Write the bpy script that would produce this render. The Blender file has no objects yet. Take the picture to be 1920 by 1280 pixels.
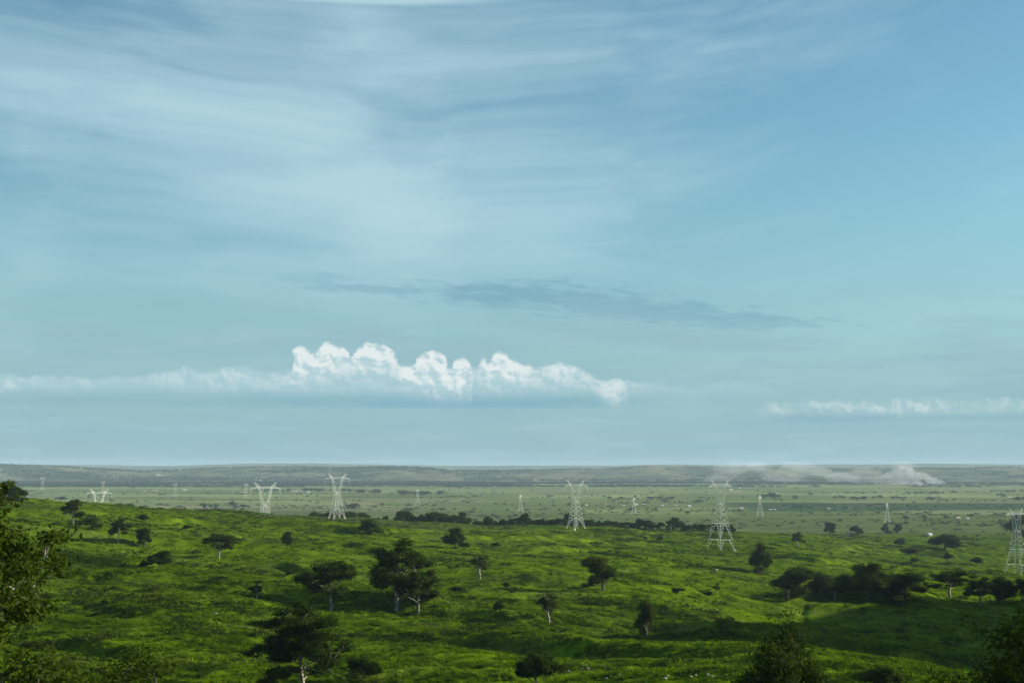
import bpy, math, random, time
import numpy as np
from mathutils import Vector
T0 = time.time()
R = math.radians
sc = bpy.context.scene
col = sc.collection

# ------------------------------------------------------------------ camera
EYE = 115.0            # metres above the valley plain
F = 2666.7             # focal length in photo pixels (50 mm on full frame)
HOR = 872.0            # row of eye level in the photo
cam_d = bpy.data.cameras.new("camera")
cam_d.lens = 50.0; cam_d.sensor_width = 36.0
cam_d.clip_start = 0.5; cam_d.clip_end = 90000
cam = bpy.data.objects.new("camera", cam_d); col.objects.link(cam)
PITCH = math.atan((HOR - 640) / F)
cam.location = (0, 0, EYE); cam.rotation_euler = (math.pi/2 + PITCH, 0, 0)
sc.camera = cam

# ------------------------------------------------------------------ light and sky
SUN_EL = 17.5
SUN_AZ = 80.0          # degrees clockwise from the view direction: right
sc.view_settings.view_transform = 'Standard'
sc.view_settings.look = 'None'
sc.view_settings.gamma = 1.0
sc.view_settings.use_curve_mapping = False
EXPO = 1.0
sc.view_settings.exposure = EXPO
sun_d = bpy.data.lights.new("sun", 'SUN')
sun_d.energy = 5.0; sun_d.angle = R(0.5); sun_d.color = (1.0, 0.91, 0.77)
sun = bpy.data.objects.new("sun", sun_d); col.objects.link(sun)
sdir = Vector((math.sin(R(SUN_AZ))*math.cos(R(SUN_EL)), math.cos(R(SUN_AZ))*math.cos(R(SUN_EL)), math.sin(R(SUN_EL))))
sun.rotation_euler = sdir.to_track_quat('Z', 'Y').to_euler()
sun.location = sdir*300

def px_ang(px, py):
    """azimuth / elevation (degrees) of a photo pixel"""
    x = (px-960)/F; y = -(py-640)/F
    c, s = math.cos(PITCH), math.sin(PITCH)
    v = (x, c - y*s, s + y*c)
    n = math.sqrt(sum(a*a for a in v))
    return math.degrees(math.atan2(v[0], v[1])), math.degrees(math.asin(v[2]/n))

class NT:
    """small helper to write node trees as expressions"""
    def __init__(s, nt): s.nt = nt
    def n(s, t, **k):
        nd = s.nt.nodes.new(t)
        for a, b in k.items(): setattr(nd, a, b)
        return nd
    def put(s, sock, v):
        if isinstance(v, bpy.types.NodeSocket): s.nt.links.new(v, sock)
        else: sock.default_value = v
    def m(s, op, a, b=0.0, c=0.0, clamp=False):
        nd = s.n('ShaderNodeMath', operation=op); nd.use_clamp = clamp
        s.put(nd.inputs[0], a); s.put(nd.inputs[1], b)
        if op in ('MULTIPLY_ADD', 'SMOOTH_MAX', 'SMOOTH_MIN'): s.put(nd.inputs[2], c)
        return nd.outputs[0]
    def v(s, op, a, b=None):
        nd = s.n('ShaderNodeVectorMath', operation=op)
        s.put(nd.inputs[0], a)
        if b is not None: s.put(nd.inputs[3 if op == 'SCALE' else 1], b)
        return nd.outputs['Value'] if op in ('LENGTH', 'DOT_PRODUCT') else nd.outputs[0]
    def comb(s, x, y, z=0.0):
        nd = s.n('ShaderNodeCombineXYZ')
        for i, q in enumerate((x, y, z)): s.put(nd.inputs[i], q)
        return nd.outputs[0]
    def sep(s, v):
        nd = s.n('ShaderNodeSeparateXYZ'); s.put(nd.inputs[0], v); return nd.outputs
    def noise(s, vec, scale, detail=4, rough=0.5, dist=0.0, out=0, dim='3D'):
        nd = s.n('ShaderNodeTexNoise', noise_dimensions=dim); s.put(nd.inputs['Vector'], vec)
        nd.inputs['Scale'].default_value = scale; nd.inputs['Detail'].default_value = detail
        nd.inputs['Roughness'].default_value = rough; nd.inputs['Distortion'].default_value = dist
        return nd.outputs[out]
    def step(s, x, lo, hi, a=0.0, b=1.0, kind='SMOOTHSTEP'):
        nd = s.n('ShaderNodeMapRange', interpolation_type=kind); nd.clamp = True
        s.put(nd.inputs[0], x)
        for i, q in enumerate((lo, hi, a, b)): s.put(nd.inputs[i+1], q)
        return nd.outputs[0]
    def mix(s, f, a, b, mode='MIX'):
        nd = s.n('ShaderNodeMix', data_type='RGBA', blend_type=mode)
        s.put(nd.inputs[0], f)
        s.put(nd.inputs[6], a if isinstance(a, bpy.types.NodeSocket) else (*a, 1))
        s.put(nd.inputs[7], b if isinstance(b, bpy.types.NodeSocket) else (*b, 1))
        return nd.outputs[2]
    def hmix(s, f, a, b):
        return s.m('ADD', s.m('MULTIPLY', a, s.m('SUBTRACT', 1.0, f)), s.m('MULTIPLY', b, f))

# outline of the cumulus bank, read off the photo: column, crown row, underside row
CU_HEADS = [(535,702,702),(546,692,700),(551,656,702),(565,649,706),(580,655,706),(590,657,704),(600,649,702),(615,643,700),(638,645,694),(650,656,690),(656,668,688),(664,651,688),(680,643,692),
    (696,639,694),(710,645,694),(724,649,692),(735,660,690),(745,671,690),(752,682,708),(762,684,716),(775,680,722),(786,669,728),(800,658,732),(816,656,734),(829,662,736),(837,676,738),(842,688,730),
    (850,674,732),(862,669,736),(876,671,732),(884,684,738),(889,706,708),(896,700,702),(899,676,694),(906,669,700),(914,676,708),(923,664,712),(935,659,714),(948,663,714),(960,671,712),(975,679,708),(992,684,704),
    (1012,694,702),(1024,698,700),(1032,690,698),(1044,673,699),(1056,677,700),(1070,682,700),(1090,690,706),(1108,698,716),(1120,708,736),(1130,713,748),(1140,711,752),(1152,710,754),(1166,713,754),(1178,724,750),(1188,738,742)]
CU_BODYTOP = [(-80,702),(0,699),(60,700),(120,703),(200,705),(270,700),(320,690),(345,685),(380,694),(410,687),(440,684),(468,685),(500,694),(540,690),(560,680),(650,674),(750,680),(840,684),(900,684),(1000,688),(1040,680),
    (1100,694),(1150,710),(1200,713),(1250,716),(1290,722),(1340,716),(1390,712),(1440,722),(1480,735),(2000,745)]
CU_FAINT = [(-60,.3),(0,.75),(24,.8),(50,.3),(100,.3),(160,.45),(200,.2),(280,.25),(335,.7),(370,.45),(400,.75),(445,.9),(480,.5),(540,.8),(700,.7),(900,.8),(1040,1.0),(1090,.7),(1150,.8),(1200,.5),(1300,.15),(2000,.0)]
CU_HEADI = [(500,0),(538,.6),(560,1),(650,1),(750,.95),(800,1),(880,.95),(890,.35),(900,.8),(930,1),(990,.9),(1020,.5),(1050,.7),(1090,.5),(1108,.25),(1122,.35),(1145,.62),(1168,.5),(1190,.0)]
CU_LOW = [(1400,0),(1432,.5),(1460,.9),(1500,.4),(1530,.75),(1575,.8),(1612,.6),(1640,1.0),(1700,.8),(1740,1.0),(1775,.4),(1830,.3),(1860,.6),(1900,.6),(1960,.2)]

def build_world():
    w = bpy.data.worlds.new("World"); sc.world = w; w.use_nodes = True
    nt = w.node_tree
    for n in list(nt.nodes): nt.nodes.remove(n)
    N = NT(nt)
    out = N.n('ShaderNodeOutputWorld'); bg = N.n('ShaderNodeBackground')
    nt.links.new(bg.outputs[0], out.inputs[0])
    sky = N.n('ShaderNodeTexSky', sky_type='NISHITA')
    sky.sun_disc = False; sky.sun_elevation = R(SUN_EL); sky.sun_rotation = R(SUN_AZ)
    sky.altitude = 200; sky.air_density = 1.0; sky.dust_density = 0.6; sky.ozone_density = 1.6
    tc = N.n('ShaderNodeTexCoord')
    x, y, z = N.sep(tc.outputs['Generated'])[:3]
    az = N.m('MULTIPLY', N.m('ARCTAN2', x, y), 57.29578)
    el = N.m('MULTIPLY', N.m('ARCSINE', z), 57.29578)
    P = N.comb(az, el, 0.0)
    base = N.mix(1.0, sky.outputs[0], SKY_TINT, 'MULTIPLY')
    # low-air veil that thickens towards the horizon
    veil = N.step(el, -1.0, 14.0, 0.92, 0.05)
    base = N.mix(veil, base, VEIL)
    # cirrus: long fibres fanning out, brighter left of centre
    warp = N.noise(P, 0.10, 2, 0.5, out=1, dim='2D')
    Pw = N.v('ADD', P, N.v('MULTIPLY', N.v('SUBTRACT', warp, (0.5, 0.5, 0.5)), (12.0, 1.2, 0.0)))
    wx, wy = N.sep(Pw)[:2]
    slope = N.step(az, -14.0, 24.0, -0.05, 0.20, 'LINEAR')
    fy = N.m('SUBTRACT', wy, N.m('MULTIPLY', az, slope))
    fib = N.noise(N.comb(N.m('MULTIPLY', wx, 0.060), N.m('MULTIPLY', fy, 0.26)), 1.0, 3, 0.45, 0.0, dim='2D')
    fine = N.noise(N.comb(N.m('MULTIPLY', wx, 0.20), N.m('MULTIPLY', fy, 1.5)), 1.0, 6, 0.62, 0.0, dim='2D')
    cover = N.m('ADD', N.m('MULTIPLY', fib, 0.72), N.m('MULTIPLY', fine, 0.28))
    k_ = 57.3/F
    def ell(px, py, rx, ry, rot=0.0):
        """0 at the centre of a tilted ellipse, 1 on its edge"""
        a, e = px_ang(px, py); c_, s_ = math.cos(R(rot)), math.sin(R(rot))
        dx = N.m('SUBTRACT', az, a); dy = N.m('SUBTRACT', el, e)
        u = N.m('MULTIPLY_ADD', dx, c_/(rx*k_), N.m('MULTIPLY', dy, -s_/(rx*k_)))
        v = N.m('MULTIPLY_ADD', dx, s_/(ry*k_), N.m('MULTIPLY', dy, c_/(ry*k_)))
        return N.v('LENGTH', N.comb(u, v))
    def s_add(*t):
        r = t[0]
        for q_ in t[1:]: r = N.m('ADD', r, q_)
        return r
    cover = s_add(cover, N.step(ell(560, 280, 1150, 430, 4), 0.0, 1.0, 0.15, 0.0), N.step(ell(560, 360, 480, 110, 3), 0.0, 1.0, 0.10, 0.0),
                  N.step(ell(930, 250, 330, 90, -10), 0.0, 1.0, 0.07, 0.0), N.step(ell(680, -6, 330, 17), 0.3, 1.0, 0.35, 0.0))
    cover = s_add(cover, N.step(ell(2020, 230, 700, 480), 0.0, 1.0, -0.26, 0.0), N.step(ell(-120, 480, 300, 300), 0.0, 1.0, -0.10, 0.0))
    cirrus = N.m('MULTIPLY', N.step(cover, 0.30, 0.94), N.step(el, 3.0, 9.0, 0.15, 1.0))
    base = N.mix(N.m('MULTIPLY', cirrus, 0.85), base, CIRRUS)
    # grey stratus streak, ragged on its upper right
    wn = N.noise(N.comb(N.m('MULTIPLY', az, 0.75), N.m('MULTIPLY', N.m('MULTIPLY_ADD', az, 0.09, el), 4.2)), 1.0, 6, 0.64, 0.0, dim='2D')
    st = None
    for (a_, amp) in (((990, 553, 210, 25, 1.5), 1.0), ((1190, 580, 290, 26, 5.0), 0.9), ((1390, 602, 150, 15, 2.0), 0.7), ((700, 542, 150, 9, 1.0), 0.7), ((600, 522, 80, 12, 0), 0.35)):
        d = ell(*a_); m_ = N.step(N.m('MULTIPLY_ADD', N.m('SUBTRACT', wn, 0.5), 2.6, d), 0.30, 1.30, amp, 0.0)
        st = m_ if st is None else N.m('MAXIMUM', st, m_)
    base = N.mix(N.m('MULTIPLY', st, 0.62), base, STRATUS)
    # soft grey bands low down
    lb = N.noise(N.comb(N.m('MULTIPLY', az, 0.12), N.m('MULTIPLY', el, 1.1)), 1.0, 5, 0.58, 0.0, dim='2D')
    lbm = N.m('MULTIPLY', N.step(lb, 0.40, 0.66), N.step(el, 4.0, 8.0, 1.0, 0.0))
    base = N.mix(N.m('MULTIPLY', lbm, 0.75), base, STRATUS2)
    lp = N.noise(N.comb(N.m('MULTIPLY_ADD', az, 0.22, 40.0), N.m('MULTIPLY', el, 1.6)), 1.0, 5, 0.6, 0.0, dim='2D')
    base = N.mix(N.m('MULTIPLY', N.m('MULTIPLY', N.step(lp, 0.46, 0.74), N.step(el, 4.5, 7.0, 1.0, 0.0)), 0.55), base, LOWPALE)
    # cumulus bank
    def curve(lst, kind='el'):
        a0, a1 = px_ang(lst[0][0], 700)[0], px_ang(lst[-1][0], 700)[0]
        nd = N.n('ShaderNodeFloatCurve'); cm = nd.mapping; c = cm.curves[0]
        pts_ = [((px_ang(p[0], 700)[0]-a0)/(a1-a0), (px_ang(p[0], p[1])[1]/6.0 if kind == 'el' else p[1])) for p in lst]
        c.points[0].location = pts_[0]; c.points[1].location = pts_[-1]
        for p in pts_[1:-1]: c.points.new(*p)
        for p in c.points: p.handle_type = 'AUTO_CLAMPED'
        cm.update()
        return nd, a0, a1
    # two octaves of billowing displacement
    w1 = N.v('SUBTRACT', N.noise(P, 1.5, 2, 0.5, out=1, dim='2D'), (.5, .5, .5)); w2 = N.v('SUBTRACT', N.noise(P, 5.5, 3, 0.6, out=1, dim='2D'), (.5, .5, .5))
    Q = N.v('ADD', P, N.v('ADD', N.v('SCALE', w1, 0.36), N.v('SCALE', w2, 0.15)))
    qx, qy = N.sep(Q)[:2]
    def look(lst, kind='el', src=None):
        nd, a0, a1 = curve(lst, kind)
        N.put(nd.inputs['Value'], N.step(qx if src is None else src, a0, a1, 0.0, 1.0, 'LINEAR'))
        return N.m('MULTIPLY', nd.outputs[0], 6.0) if kind == 'el' else nd.outputs[0]
    top = look([(p[0], p[1]) for p in CU_HEADS]); bot = look([(p[0], p[2]) for p in CU_HEADS])
    inside = N.m('MULTIPLY', N.step(qx, px_ang(534, 700)[0], px_ang(554, 700)[0]), N.step(qx, px_ang(1152, 700)[0], px_ang(1192, 700)[0], 1.0, 0.0))
    above = N.m('SUBTRACT', top, qy)           # depth below the crown outline
    body_top = look(CU_BODYTOP); faintv = look(CU_FAINT, 'v', az)
    # billows lit from the upper right
    bs = N.comb(N.m('MULTIPLY', qx, 1.0), N.m('MULTIPLY', qy, 1.25))
    def bil(v): return N.noise(v, 1.9, 3, 0.45, 0.0, dim='2D')
    b0 = bil(bs); b1_ = bil(N.v('ADD', bs, (0.14, 0.17, 0.0)))
    relief = N.m('SUBTRACT', b0, b1_)
    rim = N.step(above, 0.0, 0.75, 1.0, 0.0)
    lit = N.m('ADD', N.m('MULTIPLY', relief, 2.2), N.step(above, 0.1, 1.5, 0.88, 0.30), clamp=True)
    hbot = N.step(N.m('SUBTRACT', qy, bot), -0.60, 0.45)
    heads = N.m('MULTIPLY', N.m('MULTIPLY', N.m('MULTIPLY', N.step(above, -0.02, 0.18), hbot), inside), look(CU_HEADI, 'v', az))
    fl = px_ang(960, 756)[1]; fh = px_ang(960, 720)[1]
    bb = N.m('SUBTRACT', body_top, qy)
    body = N.m('MULTIPLY', N.step(bb, -0.02, 0.22), N.step(N.m('MULTIPLY_ADD', N.m('SUBTRACT', lb, .5), 0.8, el), fl, fh, 0.0, 1.0))
    bodylit = N.m('MULTIPLY', N.m('MULTIPLY', N.step(bb, 0.0, 1.25, 1.0, 0.28), faintv), N.step(relief, -0.16, 0.18, 0.12, 1.0))
    base = N.mix(N.m('MULTIPLY', body, N.step(az, px_ang(1150, 700)[0], px_ang(1420, 700)[0], 0.80, 0.35)), base, CU_BODY)
    undr = N.m('MULTIPLY', N.step(el, px_ang(0, 764)[1], px_ang(0, 753)[1]), N.step(el, px_ang(0, 748)[1], px_ang(0, 716)[1], 1.0, 0.0))
    undr = N.m('MULTIPLY', undr, N.step(az, px_ang(1100, 700)[0], px_ang(1300, 700)[0], 1.0, 0.2))
    base = N.mix(N.m('MULTIPLY', N.m('MULTIPLY', undr, N.step(lb, 0.3, 0.6, 0.5, 1.0)), N.step(az, px_ang(60, 700)[0], px_ang(420, 700)[0], 0.25, 0.6)), base, CU_BASE)
    base = N.mix(N.m('MULTIPLY', N.m('MULTIPLY', body, bodylit), 0.85), base, CU_LIT2)
    hc = N.mix(N.step(lit, 0.22, 0.95), CU_MID, CU_LIT)
    base = N.mix(N.m('MULTIPLY', heads, N.step(lit, 0.05, 0.6, 0.72, 0.97)), base, hc)
    # faint far bank on the right
    low = N.m('MULTIPLY', look(CU_LOW, 'v', qx), N.m('MULTIPLY', N.step(qy, px_ang(1600, 757)[1], px_ang(1600, 749)[1], 1.0, 0.0), N.step(qy, px_ang(1600, 784)[1], px_ang(1600, 764)[1])))
    low = N.m('MULTIPLY', low, N.step(az, px_ang(1405, 700)[0], px_ang(1435, 700)[0]))
    base = N.mix(N.m('MULTIPLY', low, N.step(relief, -0.14, 0.16, 0.1, 0.62)), base, CU_LIT2)
    lowb = N.m('MULTIPLY', N.step(el, px_ang(0, 792)[1], px_ang(0, 784)[1]), N.step(el, px_ang(0, 781)[1], px_ang(0, 770)[1], 1.0, 0.0))
    base = N.mix(N.m('MULTIPLY', N.m('MULTIPLY', lowb, N.step(az, px_ang(1390, 700)[0], px_ang(1520, 700)[0])), 0.35), base, CU_BASE)
    nt.links.new(base, bg.inputs[0]); bg.inputs[1].default_value = SKY_STR
SKY_STR = 0.068
q = lambda r, g, b: tuple((((c/255+0.055)/1.055)**2.4 if c > 10 else c/255/12.92)/SKY_STR/2**EXPO for c in (r, g, b))
SKY_TINT = (0.72, 1.02, 1.0)
VEIL = q(146, 184, 198); CIRRUS = q(186, 218, 228); STRATUS = q(118, 165, 186); LOWPALE = q(164, 199, 209); STRATUS2 = q(150, 187, 199)
CU_BODY = q(168, 203, 212); CU_BASE = q(122, 174, 194); CU_MID = q(186, 213, 219); CU_LIT = q(230, 238, 238); CU_LIT2 = q(210, 226, 228)
build_world()

# ------------------------------------------------------------------ numpy noise
rng = np.random.default_rng(7)
_perm = rng.permutation(512); _perm = np.concatenate([_perm, _perm])
_gr = rng.uniform(0, 2*np.pi, 512); _gx, _gy = np.cos(_gr), np.sin(_gr)
def perlin(x, y):
    xi = np.floor(x).astype(np.int64); yi = np.floor(y).astype(np.int64)
    xf = x-xi; yf = y-yi; xi &= 511; yi &= 511; x1 = (xi+1) & 511; y1 = (yi+1) & 511
    u = xf*xf*xf*(xf*(xf*6-15)+10); v = yf*yf*yf*(yf*(yf*6-15)+10)
    def g(a, b, dx, dy):
        h = _perm[_perm[a]+b]; return _gx[h]*dx+_gy[h]*dy
    n00 = g(xi, yi, xf, yf); n10 = g(x1, yi, xf-1, yf); n01 = g(xi, y1, xf, yf-1); n11 = g(x1, y1, xf-1, yf-1)
    a = n00+u*(n10-n00); b = n01+u*(n11-n01)
    return (a+v*(b-a))*1.5
def fbm(x, y, o=4, r=0.5):
    s = 0; a = 1.0
    for i in range(o):
        s = s+a*perlin(x+17.3*i, y-9.1*i); x = x*2.03; y = y*2.03; a *= r
    return s
def sstep(x, a, b):
    t = np.clip((x-a)/(b-a), 0, 1); return t*t*(3-2*t)

# ------------------------------------------------------------------ terrain height
COLS = np.array([-1200, 0, 480, 960, 1200, 1440, 1680, 1920, 2250, 2850], float)
TC = (COLS-960)/F
DROP = {   # depth: drop below the eye for each column of azimuth
 -600: [-4, -3, -3, -2, -2, -2, -3, -3, -4, -6],
 -40:  [2, 2, 2, 2, 2, 2, 2, 2, 2, 2],
 0:    [2, 2, 2, 2, 2, 2, 2, 2, 2, 2],
 25:   [8, 8, 8, 8, 8, 8, 8, 8, 8, 8],
 60:   [20, 21, 22, 22, 22, 22, 22, 22, 20, 16],
 110:  [26, 27, 28, 29, 29, 29, 29, 28, 26, 18],
 170:  [30, 31, 32.5, 33.2, 33, 32.6, 32.4, 32.2, 30, 18],
 225: [33, 34, 35, 35.6, 35, 34.2, 34.3, 34.6, 30, 10],
 300: [34, 35, 37, 39.5, 39.0, 37.0, 40.5, 45.5, 36, 0],
 350: [34, 34, 37.5, 41.5, 43, 43.5, 49.5, 55, 34, -28],  # last column: unseen hill, added to cast shade over the lower right valley
 420: [32, 33, 38, 43, 47.5, 51.5, 56, 60, 33, -40],
 520: [30, 30, 38.5, 43.5, 48, 55, 59.5, 63, 35, -42],
 600: [27, 28, 38.5, 44, 48.5, 56, 59, 64, 38, -42],
 690: [24, 25, 38, 45, 50, 57, 61, 65, 44, -38],
 850: [18, 20.3, 37, 47, 53, 60, 66, 71, 66, 16],
 980:  [20, 25, 37, 49, 57, 62, 71, 77, 84, 70],
 1150: [30, 38, 39.5, 51.5, 60, 66, 78, 88, 95, 85],
 1250: [40, 48, 50, 53.6, 59, 67, 80, 90, 98, 92],
 1350: [48, 58, 66, 59, 61, 68, 82, 92, 100, 98],
 1500: [60, 70, 79, 68, 69, 74, 85, 94, 102, 102],
 1800: [80, 88, 86, 86, 88, 90, 94, 99, 106, 108],
 2300: [104, 108, 108, 108, 108, 108, 109, 109, 112, 113],
 2900: [115, 115, 115, 115, 115, 115, 115, 115, 115, 115],
 3500: [115]*10,
}
DR = np.array(sorted(DROP), float); DT = np.array([DROP[int(d)] for d in DR], float)
def _cubic(t, n):      # Catmull-Rom weights
    i = np.clip(np.floor(t).astype(int), 0, n-2); f = t-i
    w = (-0.5*f+f*f-0.5*f**3, 1-2.5*f*f+1.5*f**3, 0.5*f+2*f*f-1.5*f**3, -0.5*f*f+0.5*f**3)
    return [np.clip(i-1+k, 0, n-1) for k in range(4)], w
def base_h(x, y):
    t = np.clip(x/np.maximum(y, 60.0), TC[0], TC[-1])
    ft = np.interp(t, TC, np.arange(len(TC))); fd = np.interp(y, DR, np.arange(len(DR)))
    ic, wc = _cubic(ft, len(TC)); ir, wr = _cubic(fd, len(DR))
    s = 0
    for a in range(4):
        for b in range(4): s = s+wr[a]*wc[b]*DT[ir[a], ic[b]]
    return EYE-s
RX = (np.array([-900, 0, 90, 200, 260, 330, 420, 560, 640, 720, 800, 860, 960, 1060, 1140, 1215, 1300, 1400, 1480, 1620, 1700, 1780, 1860, 1930, 2900])-960)/F
RY = np.array([868, 869, 871, 877, 881, 879, 875, 873, 875, 873, 875, 880, 880, 878, 876, 870, 873, 873.5, 874, 876, 876, 877, 874, 875, 872], float)
_w = lambda px, d: ((px-960)/F*d, d)
DITCHES = [([_w(1490, 985), _w(1535, 1010), _w(1570, 1000), _w(1615, 955), _w(1665, 895)], 1.8, 3.0),
           ([_w(1600, 610), _w(1606, 585), _w(1604, 560), _w(1614, 520), _w(1618, 490), _w(1628, 455)], 1.9, 2.2),
           ([_w(1503, 590), _w(1497, 560), _w(1494, 520), _w(1500, 480), _w(1506, 450)], 1.2, 2.0)]
def _base_at(px, py):
    d = np.arange(150, 2200, 2.0); hh = base_h((px-960)/F*d, d); k = np.argmax(hh >= EYE-(py-HOR)/F*d)
    return _w(px, float(d[k]))
FOLDS = []
for amp, pl in [(3.2, [(30, 1092), (200, 1094), (330, 1110), (480, 1128), (650, 1138)]), (3.6, [(600, 1136), (780, 1146), (960, 1154), (1060, 1164), (1210, 1182)]),
                (3.0, [(1050, 1122), (1190, 1140), (1330, 1168), (1420, 1186)]), (2.2, [(150, 1128), (350, 1160), (500, 1190)]), (2.8, [(280, 1002), (480, 1016), (640, 1034), (760, 1044)]),
                (3.2, [(940, 1034), (1100, 1040), (1200, 1052), (1450, 1074)]), (2.4, [(1140, 1104), (1290, 1108), (1420, 1124)]), (3.2, [(430, 1056), (540, 1068), (660, 1090)]),
                (2.4, [(1230, 1176), (1330, 1192), (1460, 1206)]), (2.6, [(-40, 1034), (120, 1048), (300, 1085)]), (2.0, [(620, 1250), (760, 1262), (930, 1276)]),
                (3.0, [(1430, 1048), (1520, 1058), (1640, 1066), (1780, 1078)]), (2.6, [(1540, 1026), (1700, 1036), (1880, 1052)]), (4.2, [(1430, 1122), (1550, 1121), (1650, 1123), (1800, 1132)]),
                (2.2, [(0, 1180), (150, 1196), (330, 1222), (480, 1250)]), (2.0, [(860, 1202), (1050, 1215), (1250, 1240)]), (2.5, [(700, 1010), (900, 1014), (1120, 1020), (1330, 1026)]), (2.4, [(-40, 962), (150, 968), (330, 984), (480, 990)])]:
    p_ = sorted(_base_at(*q_) for q_ in pl)
    FOLDS.append((np.array([a[0] for a in p_]), np.array([a[1] for a in p_]), amp))
def height(x, y):
    x = np.asarray(x, float); y = np.asarray(y, float)
    h = base_h(x, y)
    near = 1-sstep(y, 1900, 2700)
    nz = sstep(y, 90, 240)*near
    # long banks that run across the slope, falling to the right
    u = x*0.94-y*0.34; w = y*0.94+x*0.34          # banks fall towards the right
    step_ = w/58+1.1*fbm(u/260+11, w/170, 3, 0.45); fr = step_-np.floor(step_)
    terr = np.where(fr < 0.20, sstep(fr, 0, 0.20), 1-sstep(fr, 0.20, 1.0))      # steep lit-edged face, long back slope
    tamp = np.clip(0.25+0.9*fbm(u/150+31, w/70, 2), 0, 1)
    h = h+nz*(1.6*fbm(u/200, w/60, 3, 0.5)+3.4*terr*tamp)
    st2 = w/21+0.9*fbm(u/120+3, w/60+8, 3); f2 = st2-np.floor(st2)
    h = h+nz*1.0*np.where(f2 < 0.25, sstep(f2, 0, 0.25), 1-sstep(f2, 0.25, 1))*np.clip(fbm(u/60+77, w/40, 2)+0.15, 0, 1)
    h = h+nz*2.4*fbm(u/120+50, w/75, 2, 0.5)
    h = h+nz*0.42*fbm(x/9, y/8, 3, 0.6)
    for pl, dep, wid in DITCHES:      # old cart ditches on the right slope
        for (ax, ay), (bx_, by_) in zip(pl[:-1], pl[1:]):
            q_ = np.clip(((x-ax)*(bx_-ax)+(y-ay)*(by_-ay))/((bx_-ax)**2+(by_-ay)**2), 0, 1)
            d2 = (x-ax-q_*(bx_-ax))**2+(y-ay-q_*(by_-ay))**2
            h = h-dep*(0.7+0.3*np.sin(y/7))*np.exp(-d2/wid**2)
    for fx, fy, amp in FOLDS:         # grassy banks: steep face towards the camera, long back
        wob = 5.0*fbm(x/38+fx[0], y/60, 2)
        sd_ = y+wob-np.interp(x, fx, fy)
        ends = sstep(x, fx[0]-10, fx[0]+30)*(1-sstep(x, fx[-1]-30, fx[-1]+10))
        h = h+amp*ends*sstep(sd_, -9, 1)*(1-sstep(sd_, 2, 75))
    # plain
    far = sstep(y, 2300, 3200)
    h = h+far*(1.2*fbm(x/900, y/900, 3))
    # far hills
    t = x/np.maximum(y, 60.0)
    top = EYE-(np.interp(t, RX, RY)-HOR)/F*11200
    rise = sstep(y+500*fbm(x/1500+4, y/5000, 3), 9500, 11200)*(1-0.75*sstep(y, 12500, 15500))
    g = 9*np.abs(fbm(x/420, y/700+9, 4))+3*fbm(x/120, y/160, 3)
    h = h+rise*(top-6-4)+rise*(1-rise)*3.2*(g-6)+rise*2.5*fbm(x/150, y/400, 4, .65)
    # second, bluer range behind
    far2 = sstep(y, 15500, 19500)
    h = h+far2*(100+30*fbm(x/4000+2, y/9000, 3)-rise*24)
    return h
def h1(x, y): return float(height(np.array([x]), np.array([y]))[0])
_ray_d = np.concatenate([np.arange(30, 2600, 1.5), np.geomspace(2600, 14000, 900)])
def ground_at(px, py, lo=30):
    """where the sight line of a photo pixel meets the ground"""
    d = _ray_d[_ray_d >= lo]
    zz = EYE-(py-HOR)/F*d
    hh = height((px-960)/F*d, d)
    k = np.argmax(hh >= zz)
    if hh[k] < zz[k]: k = len(d)-1
    return float((px-960)/F*d[k]), float(d[k]), float(hh[k])

# ------------------------------------------------------------------ object helpers
def tag(o, label=None, cat=None, group=None, kind=None):
    if label: o['label'] = label
    if cat: o['category'] = cat
    if group: o['group'] = group
    if kind: o['kind'] = kind
    return o
def link(name, data, parent=None, loc=None):
    o = bpy.data.objects.new(name, data); col.objects.link(o)
    if parent is not None: o.parent = parent
    if loc is not None: o.location = loc
    return o
def mesh_np(name, verts, faces, mats=(), smooth=False, mi=None):
    """verts (n,3) array, faces list or (m,k) array"""
    me = bpy.data.meshes.new(name)
    verts = np.asarray(verts, np.float32)
    if isinstance(faces, np.ndarray):
        m, k = faces.shape
        me.vertices.add(len(verts)); me.vertices.foreach_set('co', verts.ravel())
        me.loops.add(m*k); me.loops.foreach_set('vertex_index', faces.astype(np.int32).ravel())
        me.polygons.add(m); me.polygons.foreach_set('loop_start', np.arange(0, m*k, k, dtype=np.int32))
        me.polygons.foreach_set('loop_total', np.full(m, k, np.int32))
        me.update(calc_edges=True)
    else:
        me.from_pydata(verts.tolist(), [], faces); me.update()
    for m_ in mats: me.materials.append(m_)
    if smooth: me.polygons.foreach_set('use_smooth', np.ones(len(me.polygons), bool))
    if mi is not None: me.polygons.foreach_set('material_index', np.asarray(mi, np.int32))
    return me
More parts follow.
